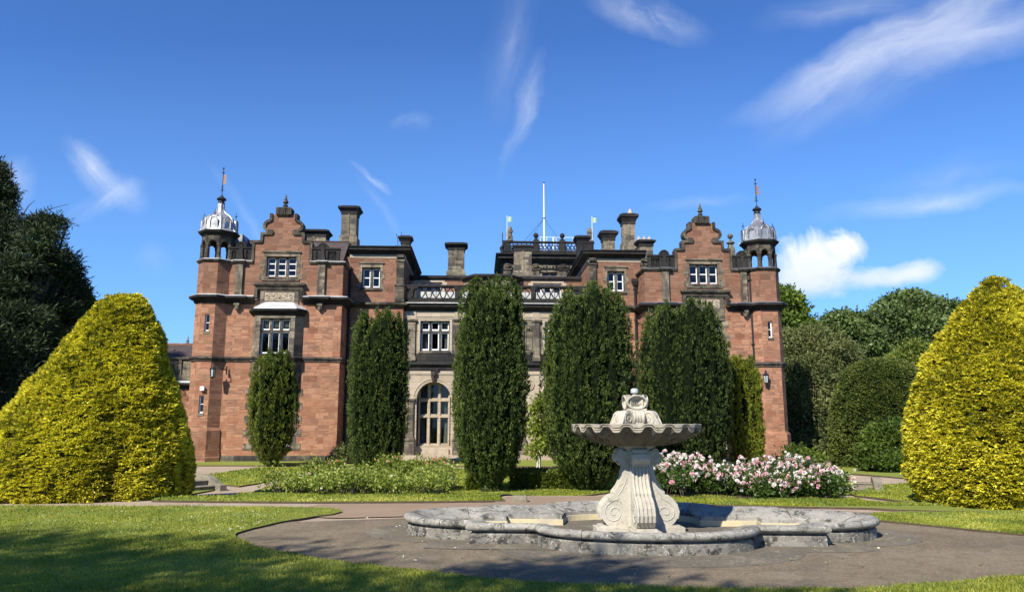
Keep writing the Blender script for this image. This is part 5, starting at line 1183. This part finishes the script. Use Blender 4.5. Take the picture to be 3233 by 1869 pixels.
tree('flowering_shrub', [B_(1098, 1435, 31, 18, 18), B_(1085, 1445, 31, 12, 12)], (-6.6, 31, 0), 'olive', 'grey-green wall shrub in the shaded recess', 400, 5, .12, .06, cat='shrub', limbs=False, foliage='foliage')
# far wood closing the horizon
farb = [(x, 120 + 14 * math.sin(x * .13), 3.5 + 2 * math.sin(x * .31), 9, 6, 6 + 1.5 * math.sin(x * .7)) for x in range(-170, 171, 9)]
B, D, P = clumps(farb, 9000, 4, .8, .1, .9)
o = leaves('distant_wood', 'broadblue', B, D, .9, .5, np.clip(RNG.random(len(B)), 0, 1)); tag(o, 'distant belt of woodland beyond the house', 'woodland', kind='stuff')
# trees standing behind the viewer on the left: their shade lies over the near lawn
def cedar(base, pads, label, n=5200):
    return tree('cedar_tree', pads, base, 'conifer', label, n, 6, .34, .10, .26, .2, .9, .4, group='cedars behind the viewpoint')
cedar((-12.5, -5.5, 0), [(-14, -6.5, 12.5, 4.2, 3.6, .7), (-10.8, -6.0, 11.8, 3.6, 2.2, .6), (-17, -4, 11, 4.2, 3.4, .8), (-12, -9, 10.2, 5, 3.2, .7), (-8.0, -8.2, 10.6, 3.4, 2.4, .5), (-15, -9, 8.5, 5, 3.6, .8), (-9.4, -3.6, 9.6, 2.0, 1.0, .4), (-19, -8, 9, 4, 4, .8), (-12, -7, 14, 2.6, 2.4, .6), (-8.6, -3.4, 10.2, 2.4, 1.1, .4), (-12.6, -2.3, 12, 3.2, 1.2, .4), (-16, -1.6, 12, 3., 1.4, .4), (-11.4, -2.2, 11.2, 1.7, .6, .3), (-13.5, -4, 9.2, 3.4, .9, .4), (-7.4, -2.2, 8.6, 1.6, .7, .3), (-5.6, -2.6, 8.0, 1.8, .6, .3)], 'spreading cedar behind the viewpoint shading the near lawn')
cedar((-5.6, -8.6, 0), [(-6.5, -3.1, 11.6, 1.0, .40, .25), (-5.5, -4.4, 11.2, 1.5, .6, .3), (-4.6, -8., 12, 2.6, 1.5, .5), (-6.4, -10.4, 11, 2.8, 1.8, .5), (-3.2, -9.6, 10, 2.2, 1.4, .5), (-8.4, -6.8, 10.5, 2.0, 1.2, .5)], 'second cedar behind the viewpoint, one long bough reaching forward', 2600)
tree('beech_tree', [(-29, 14, 12, 6, 6, 5), (-32, 19, 11, 6, 6, 6), (-26.5, 18.5, 9, 4, 4, 5), (-34, 12, 9, 6, 6, 6)], (-30, 15, 0), 'broad', 'unseen large beech added outside the picture to shade the dark pines', 3800, 5, .5, .32, .4, trunk=.5)  # unseen tree, added so that its shade falls on the pines

# young tree tied to pale stakes
e = empty('young_tree', at(1700, 1485, 27)[:2] + (-.02,), 0, 'slender young tree with pale green leaves between two dark yews', 'young tree')
bx, by = e.location.x, e.location.y
bl = [B_(1695, 1290, 27, 26, 36), B_(1715, 1270, 27, 18, 26), B_(1690, 1350, 27, 34, 34), B_(1735, 1340, 26.9, 26, 18), B_(1720, 1395, 26.8, 36, 26), B_(1745, 1330, 26.8, 16, 14), B_(1690, 1420, 27, 28, 24), B_(1735, 1410, 26.8, 26, 22)]
B, D, P = clumps(bl, 900, 3, .06, .0, .8, .9)
leaves('leaf_canopy', 'roselight', B - np.array([bx, by, -.02]), D, .14, .08, .25 + .6 * RNG.random(len(B)), e, flat=.2)
t = MB()
for i in range(6):
    a = i * 1.05; t.tube([(.06 * math.cos(a), .06 * math.sin(a), 0), (.10 * math.cos(a), .1 * math.sin(a), .9), (.3 * math.cos(a), .2 * math.sin(a), 1.7), (.4 * math.cos(a * 1.3), .25 * math.sin(a), 2.5)], [.022, .018, .012, .006], 5)
t.build('stem', M['roselight'] if False else M['blind'], e)

# low box hedges
def hedge(px0, px1, D, ztop, dep, label, n=3800):
    x0, x1 = at(px0, 1500, D)[0], at(px1, 1500, D)[0]; zb = gh((x0 + x1) / 2, D); e = empty('low_hedge', ((x0 + x1) / 2, D, zb), 0, label, 'hedge', 'low clipped hedges')
    w_ = (x1 - x0) / 2; h = ztop - zb; f = RNG.random(n); P = np.zeros((n, 3)); Nn = np.zeros((n, 3))
    P[:, 0] = (RNG.random(n) * 2 - 1) * w_; P[:, 1] = RNG.random(n) * dep; P[:, 2] = RNG.random(n) * h
    a = f < .45; P[a, 1] = 0; Nn[a, 1] = -1; b = (f >= .45) & (f < .85); P[b, 2] = h; Nn[b, 2] = 1; c = f >= .85; sg = np.sign(P[c, 0]); P[c, 0] = sg * w_; Nn[c, 0] = sg
    P += (vn(P + 3, 2.)[:, None] - .5) * .12 * Nn
    B, D_ = tufts(P, Nn, 3, .03, 1, .3, .6); leaves('foliage', 'yew_y', B, D_, .07, .035, np.clip(.4 + RNG.normal(size=len(B)) * .22, 0, 1), e)
    MB().box(-w_ + .05, w_ - .05, .05, dep - .05, 0, h - .05).build('inner_branches', M['yew_in'], e)
hedge(1618, 1835, 22.2, .20, .7, 'low dark hedge in the shade between the two big yews')
hedge(1478, 1530, 21.9, .05, .5, 'short light green hedge stub left of the tallest yew')

# ---- roses
def petals(blooms, mat, parent, size=.045, name='rose_blooms'):
    n = len(blooms); K = 12; C_ = np.repeat(blooms, K, 0); u = nrmz(RNG.normal(size=(n * K, 3)) + np.array([0, -.1, .35])); sz = np.repeat(size * (.6 + .7 * RNG.random(n)), K)
    t = np.repeat(RNG.random(n), K) + RNG.normal(size=n * K) * .08
    o = leaves(name, mat, C_ - u * sz[:, None] * .35, u + RNG.normal(size=(n * K, 3)) * .35, sz * 1.05, sz * 1.25, t, parent, curl=.25); o['kind'] = 'stuff'; return o
def rosebed(name, label, x0, x1, y0, y1, hfun, nl, mat, Lf, Wf, blooms, pmat, psz, stems, tb=0., up=.1, seed=1, sub=()):
    e = empty(name, ((x0 + x1) / 2, (y0 + y1) / 2, gh((x0 + x1) / 2, y0)), 0, label, 'rose bed', 'rose beds'); o = np.array(e.location)
    rg = np.random.default_rng(seed)
    nb = stems; bx = x0 + (x1 - x0) * rg.random(nb); by = y0 + (y1 - y0) * rg.random(nb); bh = np.array([hfun(a, b) for a, b in zip(bx, by)]) * (.72 + .42 * rg.random(nb))
    st = MB(); Pl = []
    for i in range(nb):
        g0 = gh(bx[i], by[i])
        for k in range(5):
            a = rg.random() * 6.28; sp_ = .12 + .22 * rg.random(); h = bh[i] * (.55 + .5 * rg.random()); tip = (bx[i] + sp_ * math.cos(a), by[i] + sp_ * math.sin(a), g0 + h)
            mid = (bx[i] + sp_ * .4 * math.cos(a), by[i] + sp_ * .4 * math.sin(a), g0 + h * .5)
            st.tube([(bx[i] + .03 * math.cos(a), by[i] + .03 * math.sin(a), g0), mid, tip], [.012, .009, .004], 4)
            m = int(nl / (nb * 5)); tt = rg.random(m) ** .6; q = np.array(mid) * (1 - tt[:, None]) + np.array(tip) * tt[:, None] + rg.normal(size=(m, 3)) * np.array([.10, .10, .07]); Pl.append(q)
    P = np.concatenate(Pl); D = rg.normal(size=P.shape) + np.array([0, -.1, .25 + up])
    leaves('rose_foliage', mat, P - o, D, Lf * (.6 + .8 * rg.random(len(P))), Wf * (.6 + .8 * rg.random(len(P))), np.clip(.45 + tb + rg.normal(size=len(P)) * .25, 0, 1), e, flat=.3)
    st.v = [(a - o[0], b - o[1], c - o[2]) for a, b, c in st.v]; s_ = st.build('rose_stems', M['bark'], e, uv=False); s_['kind'] = 'stuff'
    if blooms:
        i = rg.integers(0, nb, blooms); z = np.array([gh(bx[k], by[k]) for k in i]) + bh[i] * (.45 + .68 * rg.random(blooms) ** .5)
        petals(np.stack([bx[i] + rg.normal(size=blooms) * .22, by[i] + rg.normal(size=blooms) * .2 - .06, z], 1) - o, pmat, e, psz)
    return e
rosebed('pink_rose_bed', 'bed of dark-leaved roses crowded with pink and white blooms right of the fountain', 3.3, 7.3, 16.4, 18.4, lambda a, b: (.62 + .18 * ss(b, 16.4, 18.2)) * (1 - .3 * ss(a, 6.4, 7.4)) * (.9 + .2 * math.sin(a * 2.3 + b)), 62000, 'rose', .06, .042, 1250, 'petal', .062, 120, seed=3)
rosebed('pale_rose_bed', 'sprawling bed of light green rose bushes, hardly in flower, left of the tall yews', -5.9, -1.55, 17.2, 19.3, lambda a, b: .54 + .1 * math.sin(a * 3), 17000, 'roselight', .06, .04, 60, 'petal3', .035, 60, seed=4, up=.2, tb=.1)
rosebed('coral_rose_bed', 'taller light green roses with a few coral blooms under the arched window', -3.7, -1.9, 21.4, 22.6, lambda a, b: .95, 9000, 'roselight', .065, .045, 34, 'petal2', .05, 16, seed=5, tb=-.1)
rosebed('coral_rose_bed', 'small clump of coral roses at the edge of the dark recess', -6.1, -5.0, 21.6, 22.8, lambda a, b: .85, 4200, 'roselight', .065, .045, 12, 'petal2', .05, 9, seed=6, tb=-.1)
tree('white_rose_bush', [(8.05, 19.2, .15, .35, .3, .3), (8.3, 19.4, .1, .3, .3, .28)], (8.15, 19.3, -.27), 'rose', 'loose rose bush with white flowers past the end of the pink roses', 420, 5, .07, .05, .06, cat='rose bush', limbs=False, foliage='foliage')
bw = bpy.data.objects['white_rose_bush']; q = nrmz(RNG.normal(size=(40, 3))) * np.array([.5, .35, .28]) + np.array([.05, 0, .45]); petals(q, 'petal3', bw, .04)

# ================================================================== FOUNTAIN
FC = Vector((1.87, 11.55)); FR = R(-3.2)
fou = empty('stone_fountain', (FC.x, FC.y, 0), FR, 'pale stone fountain with scalloped bowl on scrolls in a lobed grey basin', 'fountain')
def lobed():
    pts = []
    def elp(cx, cy, a, b, t0, t1, n): return [(cx + a * math.cos(R(t0 + (t1 - t0) * i / n)), cy + b * math.sin(R(t0 + (t1 - t0) * i / n))) for i in range(n + 1)]
    pts += []
    q = [(-2.38, -1.17)] + elp(0, -1.17, 1.45, .82, 180, 360, 22) + [(2.38, -1.17), (2.38, -.86)]
    q += elp(2.38, 0, 1.08, .86, -90, 90, 18)[1:]
    q += [(2.38, 1.17)] + elp(0, 1.17, 1.45, .82, 0, 180, 22) + [(-2.38, 1.17), (-2.38, .86)]
    q += elp(-2.38, 0, 1.08, .86, 90, 270, 18)[1:]
    out = []
    for p in q:
        if not out or (Vector(p) - Vector(out[-1])).length > .02: out.append(p)
    if (Vector(out[0]) - Vector(out[-1])).length < .02: out.pop()
    return out
plan = lobed()                                   # counter-clockwise, so 'out' is to the right of travel
bs = MB().sweep(plan, [(-.36, -.25), (0, -.25), (0, -.005), (.012, .0), (.008, .125), (-.012, .145), (-.035, .15), (-.04, .16)], closed=True)
bs.build('basin_wall', M['basin'], fou)
rm = MB().sweep(plan, [(-.05, .145), (-.03, .168), (.02, .172), (.05, .19), (.062, .22), (.055, .25), (.03, .270), (-.01, .276), (-.05, .268), (-.12, .255), (-.36, .165), (-.385, .15), (-.39, .09)], closed=True)
rm.build('basin_rim', M['rimstone'], fou, smooth='auto')
iw = MB().sweep(plan, [(-.392, .095), (-.405, .09), (-.41, -.30)], closed=True); iw.build('pool_lining', M['render'], fou)
fl = MB(); V, F = tri_poly([(x * .90, y * .84) for x, y in plan]); fl.add([(x, y, -.26) for x, y in V], F); fl.build('pool_floor', M['render'], fou)
# joints between the coping stones
for i in range(0, len(plan), 7):
    a = Vector(plan[i]); b = Vector(plan[(i + 1) % len(plan)]); d = (b - a).normalized(); nv = Vector((d.y, -d.x)); m_ = a.lerp(b, .5)
    pf = [(.066, .20), (.062, .24), (.04, .270), (-.01, .280), (-.12, .258), (-.36, .168)]
    MB().tube([(m_.x + nv.x * o_, m_.y + nv.y * o_, z - .002) for o_, z in pf], .005, 4).build('coping_joint', M['earth'], fou)
# pedestal: four scrolled buttresses on a plinth
PED = empty('x', (0, 0, 0)); bpy.data.objects.remove(PED)
pr = R(6)
def rot(mb, a, off=(0, 0)):
    c_, s_ = math.cos(a), math.sin(a); mb.v = [(x * c_ - y * s_ + off[0], x * s_ + y * c_ + off[1], z) for x, y, z in mb.v]; return mb
pc = (.03, .0)
body = MB()
body.box(-.16, .16, -.16, .16, -.12, 1.28).lathe((0, 0, 1.215), [(.2, 0), (.25, .03), (.30, .06), (.30, .075)], 24)
side_fin = [(.0, .10), (.40, .10), (.50, .14), (.565, .22), (.585, .31), (.56, .41), (.50, .49), (.42, .545), (.375, .555), (.37, .60), (.30, .68), (.245, .79), (.215, .92), (.205, 1.0), (.235, 1.03), (.285, 1.02), (.335, 1.045), (.362, 1.10), (.345, 1.165), (.29, 1.20), (.24, 1.205), (.0, 1.22)]
for k in range(4):
    f = MB(); wd = .135
    if k == 3:                                    # the buttress that faces the viewer
        fw = side_fin
    fw = side_fin
    f.solid(fw, -wd, wd)
    for sg in (-1, 1):                            # spiral relief on the cheeks
        sp1 = [(.385 + (.155 - .0058 * t) * math.cos(R(70 - t * 24)), sg * wd, .31 + (.155 - .0058 * t) * math.sin(R(70 - t * 24))) for t in range(24)]
        f.tube(sp1, .011, 5)
        f.tube([(.385 + .155 * math.cos(R(70)), sg * wd, .31 + .155 * math.sin(R(70))), (.36, sg * wd, .50), (.33, sg * wd, .505), (.325, sg * wd, .56), (.26, sg * wd, .64), (.20, sg * wd, .76), (.165, sg * wd, .92), (.16, sg * wd, 1.02), (.2, sg * wd, 1.10)], .010, 5)
        f.tube([(.285 + (.055 - .003 * t) * math.cos(R(t * 35)), sg * wd, 1.115 + (.055 - .003 * t) * math.sin(R(t * 35))) for t in range(14)], .009, 5)
        f.lathe((.385, sg * (wd - .003), .31), [(0, 0)], 3) if False else None
    # fluted strap down the outer edge
    ed = side_fin[3:16]
    for q in (-.10, -.05, .0, .05, .10):
        f.tube([(x + .006, q * (1 + .25 * (1 - min(1, z / 1.2))), z) for x, z in ed], .019, 6)
    f.solid([(.15, .985), (.262, .985), (.268, 1.0), (.255, 1.08), (.25, 1.17), (.15, 1.17)], -.118, .118)
    for q in (-.07, -.02, .03, .08): f.tube([(.268, q, .99), (.258, q, 1.08), (.254, q, 1.15)], .014, 5)
    dr = MB().lathe((0, 0, 0), [(.052, -.12), (.06, -.10), (.052, -.04), (.052, .04), (.06, .10), (.052, .12)], 16)
    f.add([(y_ + .262, z_, x_ + 1.19) for x_, y_, z_ in dr.v], dr.f)
    f.box(-.0, .66, -.20, .20, -.25, .098)
    f.box(.02, .60, -.155, .155, .09, .125)
    rot(f, pr + k * math.pi / 2 + 0); body.add(f.v, f.f)
body.v = [(x + pc[0], y + pc[1], z) for x, y, z in body.v]
body.build('pedestal', M['statue'], fou, bevel=.006)
# scalloped bowl
bw_ = MB(); NS = 20; SEG = NS * 12
def wv(t):
    s_ = math.sin(t * NS); return math.tanh(2.2 * s_) / math.tanh(2.2)
vs = []; rows = []
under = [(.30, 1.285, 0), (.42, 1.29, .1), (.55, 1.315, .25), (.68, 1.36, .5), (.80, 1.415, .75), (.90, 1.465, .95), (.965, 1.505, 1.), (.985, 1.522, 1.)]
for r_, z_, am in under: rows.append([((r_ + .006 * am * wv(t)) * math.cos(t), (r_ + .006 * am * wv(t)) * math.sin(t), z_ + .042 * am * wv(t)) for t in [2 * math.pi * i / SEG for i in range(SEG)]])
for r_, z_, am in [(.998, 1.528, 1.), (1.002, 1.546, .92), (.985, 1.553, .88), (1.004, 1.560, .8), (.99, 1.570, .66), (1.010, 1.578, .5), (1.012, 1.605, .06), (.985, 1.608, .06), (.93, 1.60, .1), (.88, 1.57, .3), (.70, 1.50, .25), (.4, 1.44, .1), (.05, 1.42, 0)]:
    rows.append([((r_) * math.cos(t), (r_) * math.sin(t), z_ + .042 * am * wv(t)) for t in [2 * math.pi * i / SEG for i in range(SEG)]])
def revolve(rs, name, mat, first=False):
    q = MB(); n = len(rs); vs = [(x * .975 + pc[0], y * .975 + pc[1], z) for rw in rs for x, y, z in rw]
    q.add(vs, [(i * SEG + j, i * SEG + (j + 1) % SEG, (i + 1) * SEG + (j + 1) % SEG, (i + 1) * SEG + j) for i in range(n - 1) for j in range(SEG)] + ([tuple(range(SEG))[::-1]] if first else []))
    return q.build(name, M[mat], fou, smooth='auto')
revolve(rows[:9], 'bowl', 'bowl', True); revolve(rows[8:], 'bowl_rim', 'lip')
# crown of scrolls and shells
cr = MB(); cr.box(-.15, .15, -.15, .15, 1.5, 1.84)
scr = [(.0, 1.52), (.40, 1.52), (.41, 1.62), (.38, 1.70), (.32, 1.775), (.25, 1.80), (.19, 1.80), (.0, 1.80)]
for k in range(4):
    f = MB(); cc = [(.27 + .115 * math.cos(R(t)), 1.695 + .115 * math.sin(R(t))) for t in range(0, 360, 15)]
    f.solid(cc, -.058, .058).solid([(.16, 1.52), (.43, 1.52), (.435, 1.60), (.40, 1.67), (.36, 1.735), (.16, 1.735)], -.052, .052)
    for sg in (-1, 1):
        f.tube([(.27 + (.105 - .0048 * t) * math.cos(R(-40 + t * 28)), sg * .058, 1.695 + (.105 - .0048 * t) * math.sin(R(-40 + t * 28))) for t in range(19)], .011, 5)
        f.tube([(.435, sg * .045, 1.55), (.43, sg * .045, 1.61), (.395, sg * .045, 1.68), (.35, sg * .05, 1.76)], .014, 5)
    rot(f, R(45) + k * math.pi / 2); cr.add(f.v, f.f)
    dr = MB().lathe((0, 0, 0), [(.06, -.088), (.10, -.085), (.108, -.07), (.092, -.04), (.092, .04), (.108, .07), (.10, .085), (.06, .088)], 18)
    f = MB().add([(y_ + .20, z_, x_ + 1.70) for x_, y_, z_ in dr.v], dr.f)
    for q in (-.02, .02): f.tube([(.20 + .096 * math.cos(R(t)), q, 1.70 + .096 * math.sin(R(t))) for t in range(-90, 130, 15)], .010, 4)
    f.box(.12, .27, -.06, .06, 1.52, 1.66)
    rot(f, k * math.pi / 2); cr.add(f.v, f.f)
cr.v = [(x + pc[0], y + pc[1], z - .0) for x, y, z in rot(cr, pr).v]
cr.build('crown_scrolls', M['statue'], fou, smooth='auto')
sh = MB()
for k in range(4):
    f = MB(); nr = 8; na = 30; vs = []
    for i in range(nr + 1):
        t = i / nr
        for j in range(na):
            a = 2 * math.pi * j / na; rb = 1 + .05 * math.cos(a * 11) * t
            yy_ = .145 * t * rb * math.cos(a); zz_ = .098 * t * rb * math.sin(a) + .0
            vs.append((.155 - .10 * (1 - t ** 2) + .012 * t * math.sin(a), yy_, 1.935 + zz_))
    f.add(vs, [(i * na + j, i * na + (j + 1) % na, (i + 1) * na + (j + 1) % na, (i + 1) * na + j) for i in range(nr) for j in range(na)])
    f.tube([(.160 + .012 * math.sin(R(t)), .148 * math.cos(R(t)), 1.935 + .10 * math.sin(R(t))) for t in range(0, 361, 12)], .014, 6)
    for j in range(-4, 5): f.tube([(.06, j * .006, 1.86), (.085, j * .020, 1.885), (.135, j * .032, 1.93 - abs(j) * .006)], [.004, .008, .006], 4)
    rot(f, k * math.pi / 2); sh.add(f.v, f.f)
    f = MB(); f.solid([(.03, 1.83), (.13, 1.83), (.155, 1.90), (.150, 1.98), (.175, 2.05), (.14, 2.045), (.10, 2.0), (.03, 1.98)], -.035, .035)
    rot(f, math.pi / 4 + k * math.pi / 2); f.v = [(x * 1.12, y * 1.12, z) for x, y, z in f.v]; sh.add(f.v, f.f)
sh.box(-.065, .065, -.065, .065, 1.8, 2.03).lathe((0, 0, 2.0), [(.07, 0), (.05, .04), (.03, .06)], 12)
sh.v = [(x + pc[0], y + pc[1], z) for x, y, z in rot(sh, pr).v]
sh.build('shell_crown', M['statue'], fou, smooth='auto')
MB().lathe((pc[0], pc[1], 2.03), [(.028, 0), (.028, .045), (.058, .05), (.062, .065), (.058, .10), (.05, .115), (.02, .122)], 18).build('water_nozzle', M['lead_pale'], fou, smooth='auto')
def tf(x, y): c_, s_ = math.cos(FR), math.sin(FR); return (FC.x + x * c_ - y * s_, FC.y + x * s_ + y * c_)
sheet('paving_ring', [tf(x * (1 + .62 / max(1.2, math.hypot(x, y))), y * (1 + .78 / max(1.2, math.hypot(x, y)))) for x, y in plan], .003, 'flag', wob=.12)
sheet('paving_slab', [tf(-2.95, -1.62), tf(-1.1, -1.66), tf(-1.1, -1.30), tf(-2.95, -1.27)], .008, 'flag')

# ================================================================== SMALL THINGS
def steps(px, py, D, rz, label, s=1):
    p = at(px, py, D); e = empty('garden_steps', (p[0], p[1], -.29), rz, label, 'stone steps', 'stone steps down to the rose garden')
    MB().box(-.7, .7, 0, .5, 0, .10).box(-.7, .7, -.03, .5, .10, .125).build('step', M['step'], e, bevel=.01)
    MB().box(-.7, .7, .38, 1., 0, .24).box(-.7, .7, .35, 1.0, .24, .265).build('step', M['step'], e, bevel=.01)
    for sg in (-1, 1):
        w = MB(); x0 = sg * .71; x1 = sg * .93; a, b = min(x0, x1), max(x0, x1)
        pr_ = [(-.28, -.05), (-.28, .15), (-.08, .16), (.35, .34), (.55, .40), (1.3, .40), (1.3, -.05)]
        n = len(pr_); w.add([(a, y, z) for y, z in pr_] + [(b, y, z) for y, z in pr_], [tuple(range(n)), tuple(range(n, 2 * n))[::-1]] + [(i, (i + 1) % n, n + (i + 1) % n, n + i) for i in range(n)])
        w.build('cheek_wall', M['step'], e, bevel=.015)
steps(606, 1532, 21.8, R(52), 'mossy stone steps with sloping cheek wall at the left golden yew')
steps(2672, 1546, 21.2, R(-22), 'worn stone steps with low cheek walls at the end of the pink roses')
p = at(842, 1478, 30.6)
u = MB().lathe((0, 0, 0), [(.26, 0), (.26, .05), (.20, .08), (.12, .16), (.10, .24), (.13, .34), (.20, .44), (.27, .52), (.30, .56), (.22, .60), (.30, .66), (.36, .72), (.34, .76), (.05, .74)], 20).build('garden_urn', M['statue'], None, smooth='auto')
u.location = (p[0] + .12, p[1], .02); tag(u, 'small white stone urn half hidden behind the short yew', 'urn')
def blockst(px, py, sz, label):
    x, y = pw(px, py); o = MB().frustum(-sz[0], sz[0], -sz[1], sz[1], -.02, -sz[0] * .9, sz[0] * .9, -sz[1] * .9, sz[1] * .9, sz[2]).build('stone_block', M['step'], None, bevel=.02); o.location = (x, y, gh(x, y)); tag(o, label, 'stone block')
blockst(1640, 1584, (.17, .12, .13), 'weathered stone block on the reddish walk behind the basin')
# fallen petals, leaves and daisies
def litter(name, pts, mat, sz, label, cat, k=5, lift=.015):
    P = np.array([(x, y, gh(x, y) + lift) for x, y in pts]); n = len(P); C_ = np.repeat(P, k, 0); u = RNG.normal(size=(n * k, 3)) * np.array([1, 1, .25]) + np.array([0, 0, .25])
    o = leaves(name, mat, C_, u, sz * (.6 + .8 * RNG.random(n * k)), sz * .7, .6 + .4 * RNG.random(n * k), None); tag(o, label, cat, kind='stuff')
litter('fallen_petals', [pw(1251, 1664), pw(1263, 1662), pw(1276, 1665), pw(1158, 1637), pw(1548, 1738), pw(1500, 1708), pw(2773, 1733), pw(1042, 1778), pw(1508, 1747), pw(2800, 1688)] + [pw(1200 + 1900 * random.random(), 1700 + 140 * random.random()) for _ in range(8)], 'petal3', .02, 'white petals blown over the tarmac and paving', 'petals')
litter('dead_leaves', [pw(975, 1700), pw(770, 1690), pw(2611, 1783)] + [pw(900 + 2300 * random.random(), 1650 + 200 * random.random()) for _ in range(60)], 'bark' if False else 'olive', .03, 'dry leaves scattered over the tarmac', 'leaves', 2)
dz = []
for _ in range(150):
    q = pw(600 + 300 * random.random() ** .5 if random.random() < .5 else 900 * random.random(), 1620 + 80 * random.random())
    if inside(q, L_near): dz.append(q)
litter('lawn_daisies', dz[:90], 'petal3', .016, 'daisies dotted over the near lawn', 'daisies', 5, .07)

# ---- grass blades
def grass(name, poly, x0, x1, y0, y1, n, h, wd, pw_=2., label='short green grass of the lawn', tb=0., yref=8.):
    y = y0 + (y1 - y0) * RNG.random(n * 4); keep = RNG.random(n * 4) < (max(y0, 2) / y) ** pw_; y = y[keep]; x = x0 + (x1 - x0) * RNG.random(len(y))
    k2 = np.abs(x) < y * .74 + .6; x, y = x[k2], y[k2]
    path = poly; A = np.array(path); c = np.zeros(len(x), bool); j = len(A) - 1
    for i in range(len(A)):
        xi, yi = A[i]; xj, yj = A[j]; 
        if yi != yj: c ^= ((yi > y) != (yj > y)) & (x < (xj - xi) * (y - yi) / (yj - yi) + xi)
        j = i
    x, y = x[c][:n], y[c][:n]; m = len(x)
    z = np.array([gh(a, b) for a, b in zip(x, y)]) + .028
    P = np.stack([x, y, z], 1); D = RNG.normal(size=(m, 3)) * .5 + np.array([0, 0, 1.]); tall = .6 + .8 * vn(P, 2.2)
    tn = np.clip(.42 + tb + (vn(P + 9, .8) - .5) * .7 + (vn(P + 5, 4.) - .5) * .4 + RNG.normal(size=m) * .16, 0, 1)
    o = leaves(name, 'grass', P, D, h * tall * (.6 + .7 * RNG.random(m)), wd * (1 + y / 14), tn, None, curl=.1); tag(o, label, 'grass', kind='stuff'); return o
grass('near_grass', L_near, -13, 11, 5.2, 17, 330000, .036, .006, 1.9, 'mown green grass of the near lawn')
grass('side_grass', L_r1, 5, 16, 10, 15, 50000, .034, .008, 1.2, 'mown grass of the lawn right of the basin')
grass('border_grass', L_n, -9, 4, 15, 30, 60000, .045, .012, 1., 'grass of the border round the pale roses')
grass('border_grass', L_n2, 2.5, 14, 15, 20, 36000, .045, .012, 1., 'grass of the border in front of the pink roses')
grass('slope_grass', L_e, 6, 15, 16, 24, 16000, .05, .014, 1., 'grass on the right hand slope')
grass('slope_grass', L_w, -12, -4, 19, 31, 16000, .05, .014, 1., 'grass on the left hand slope')
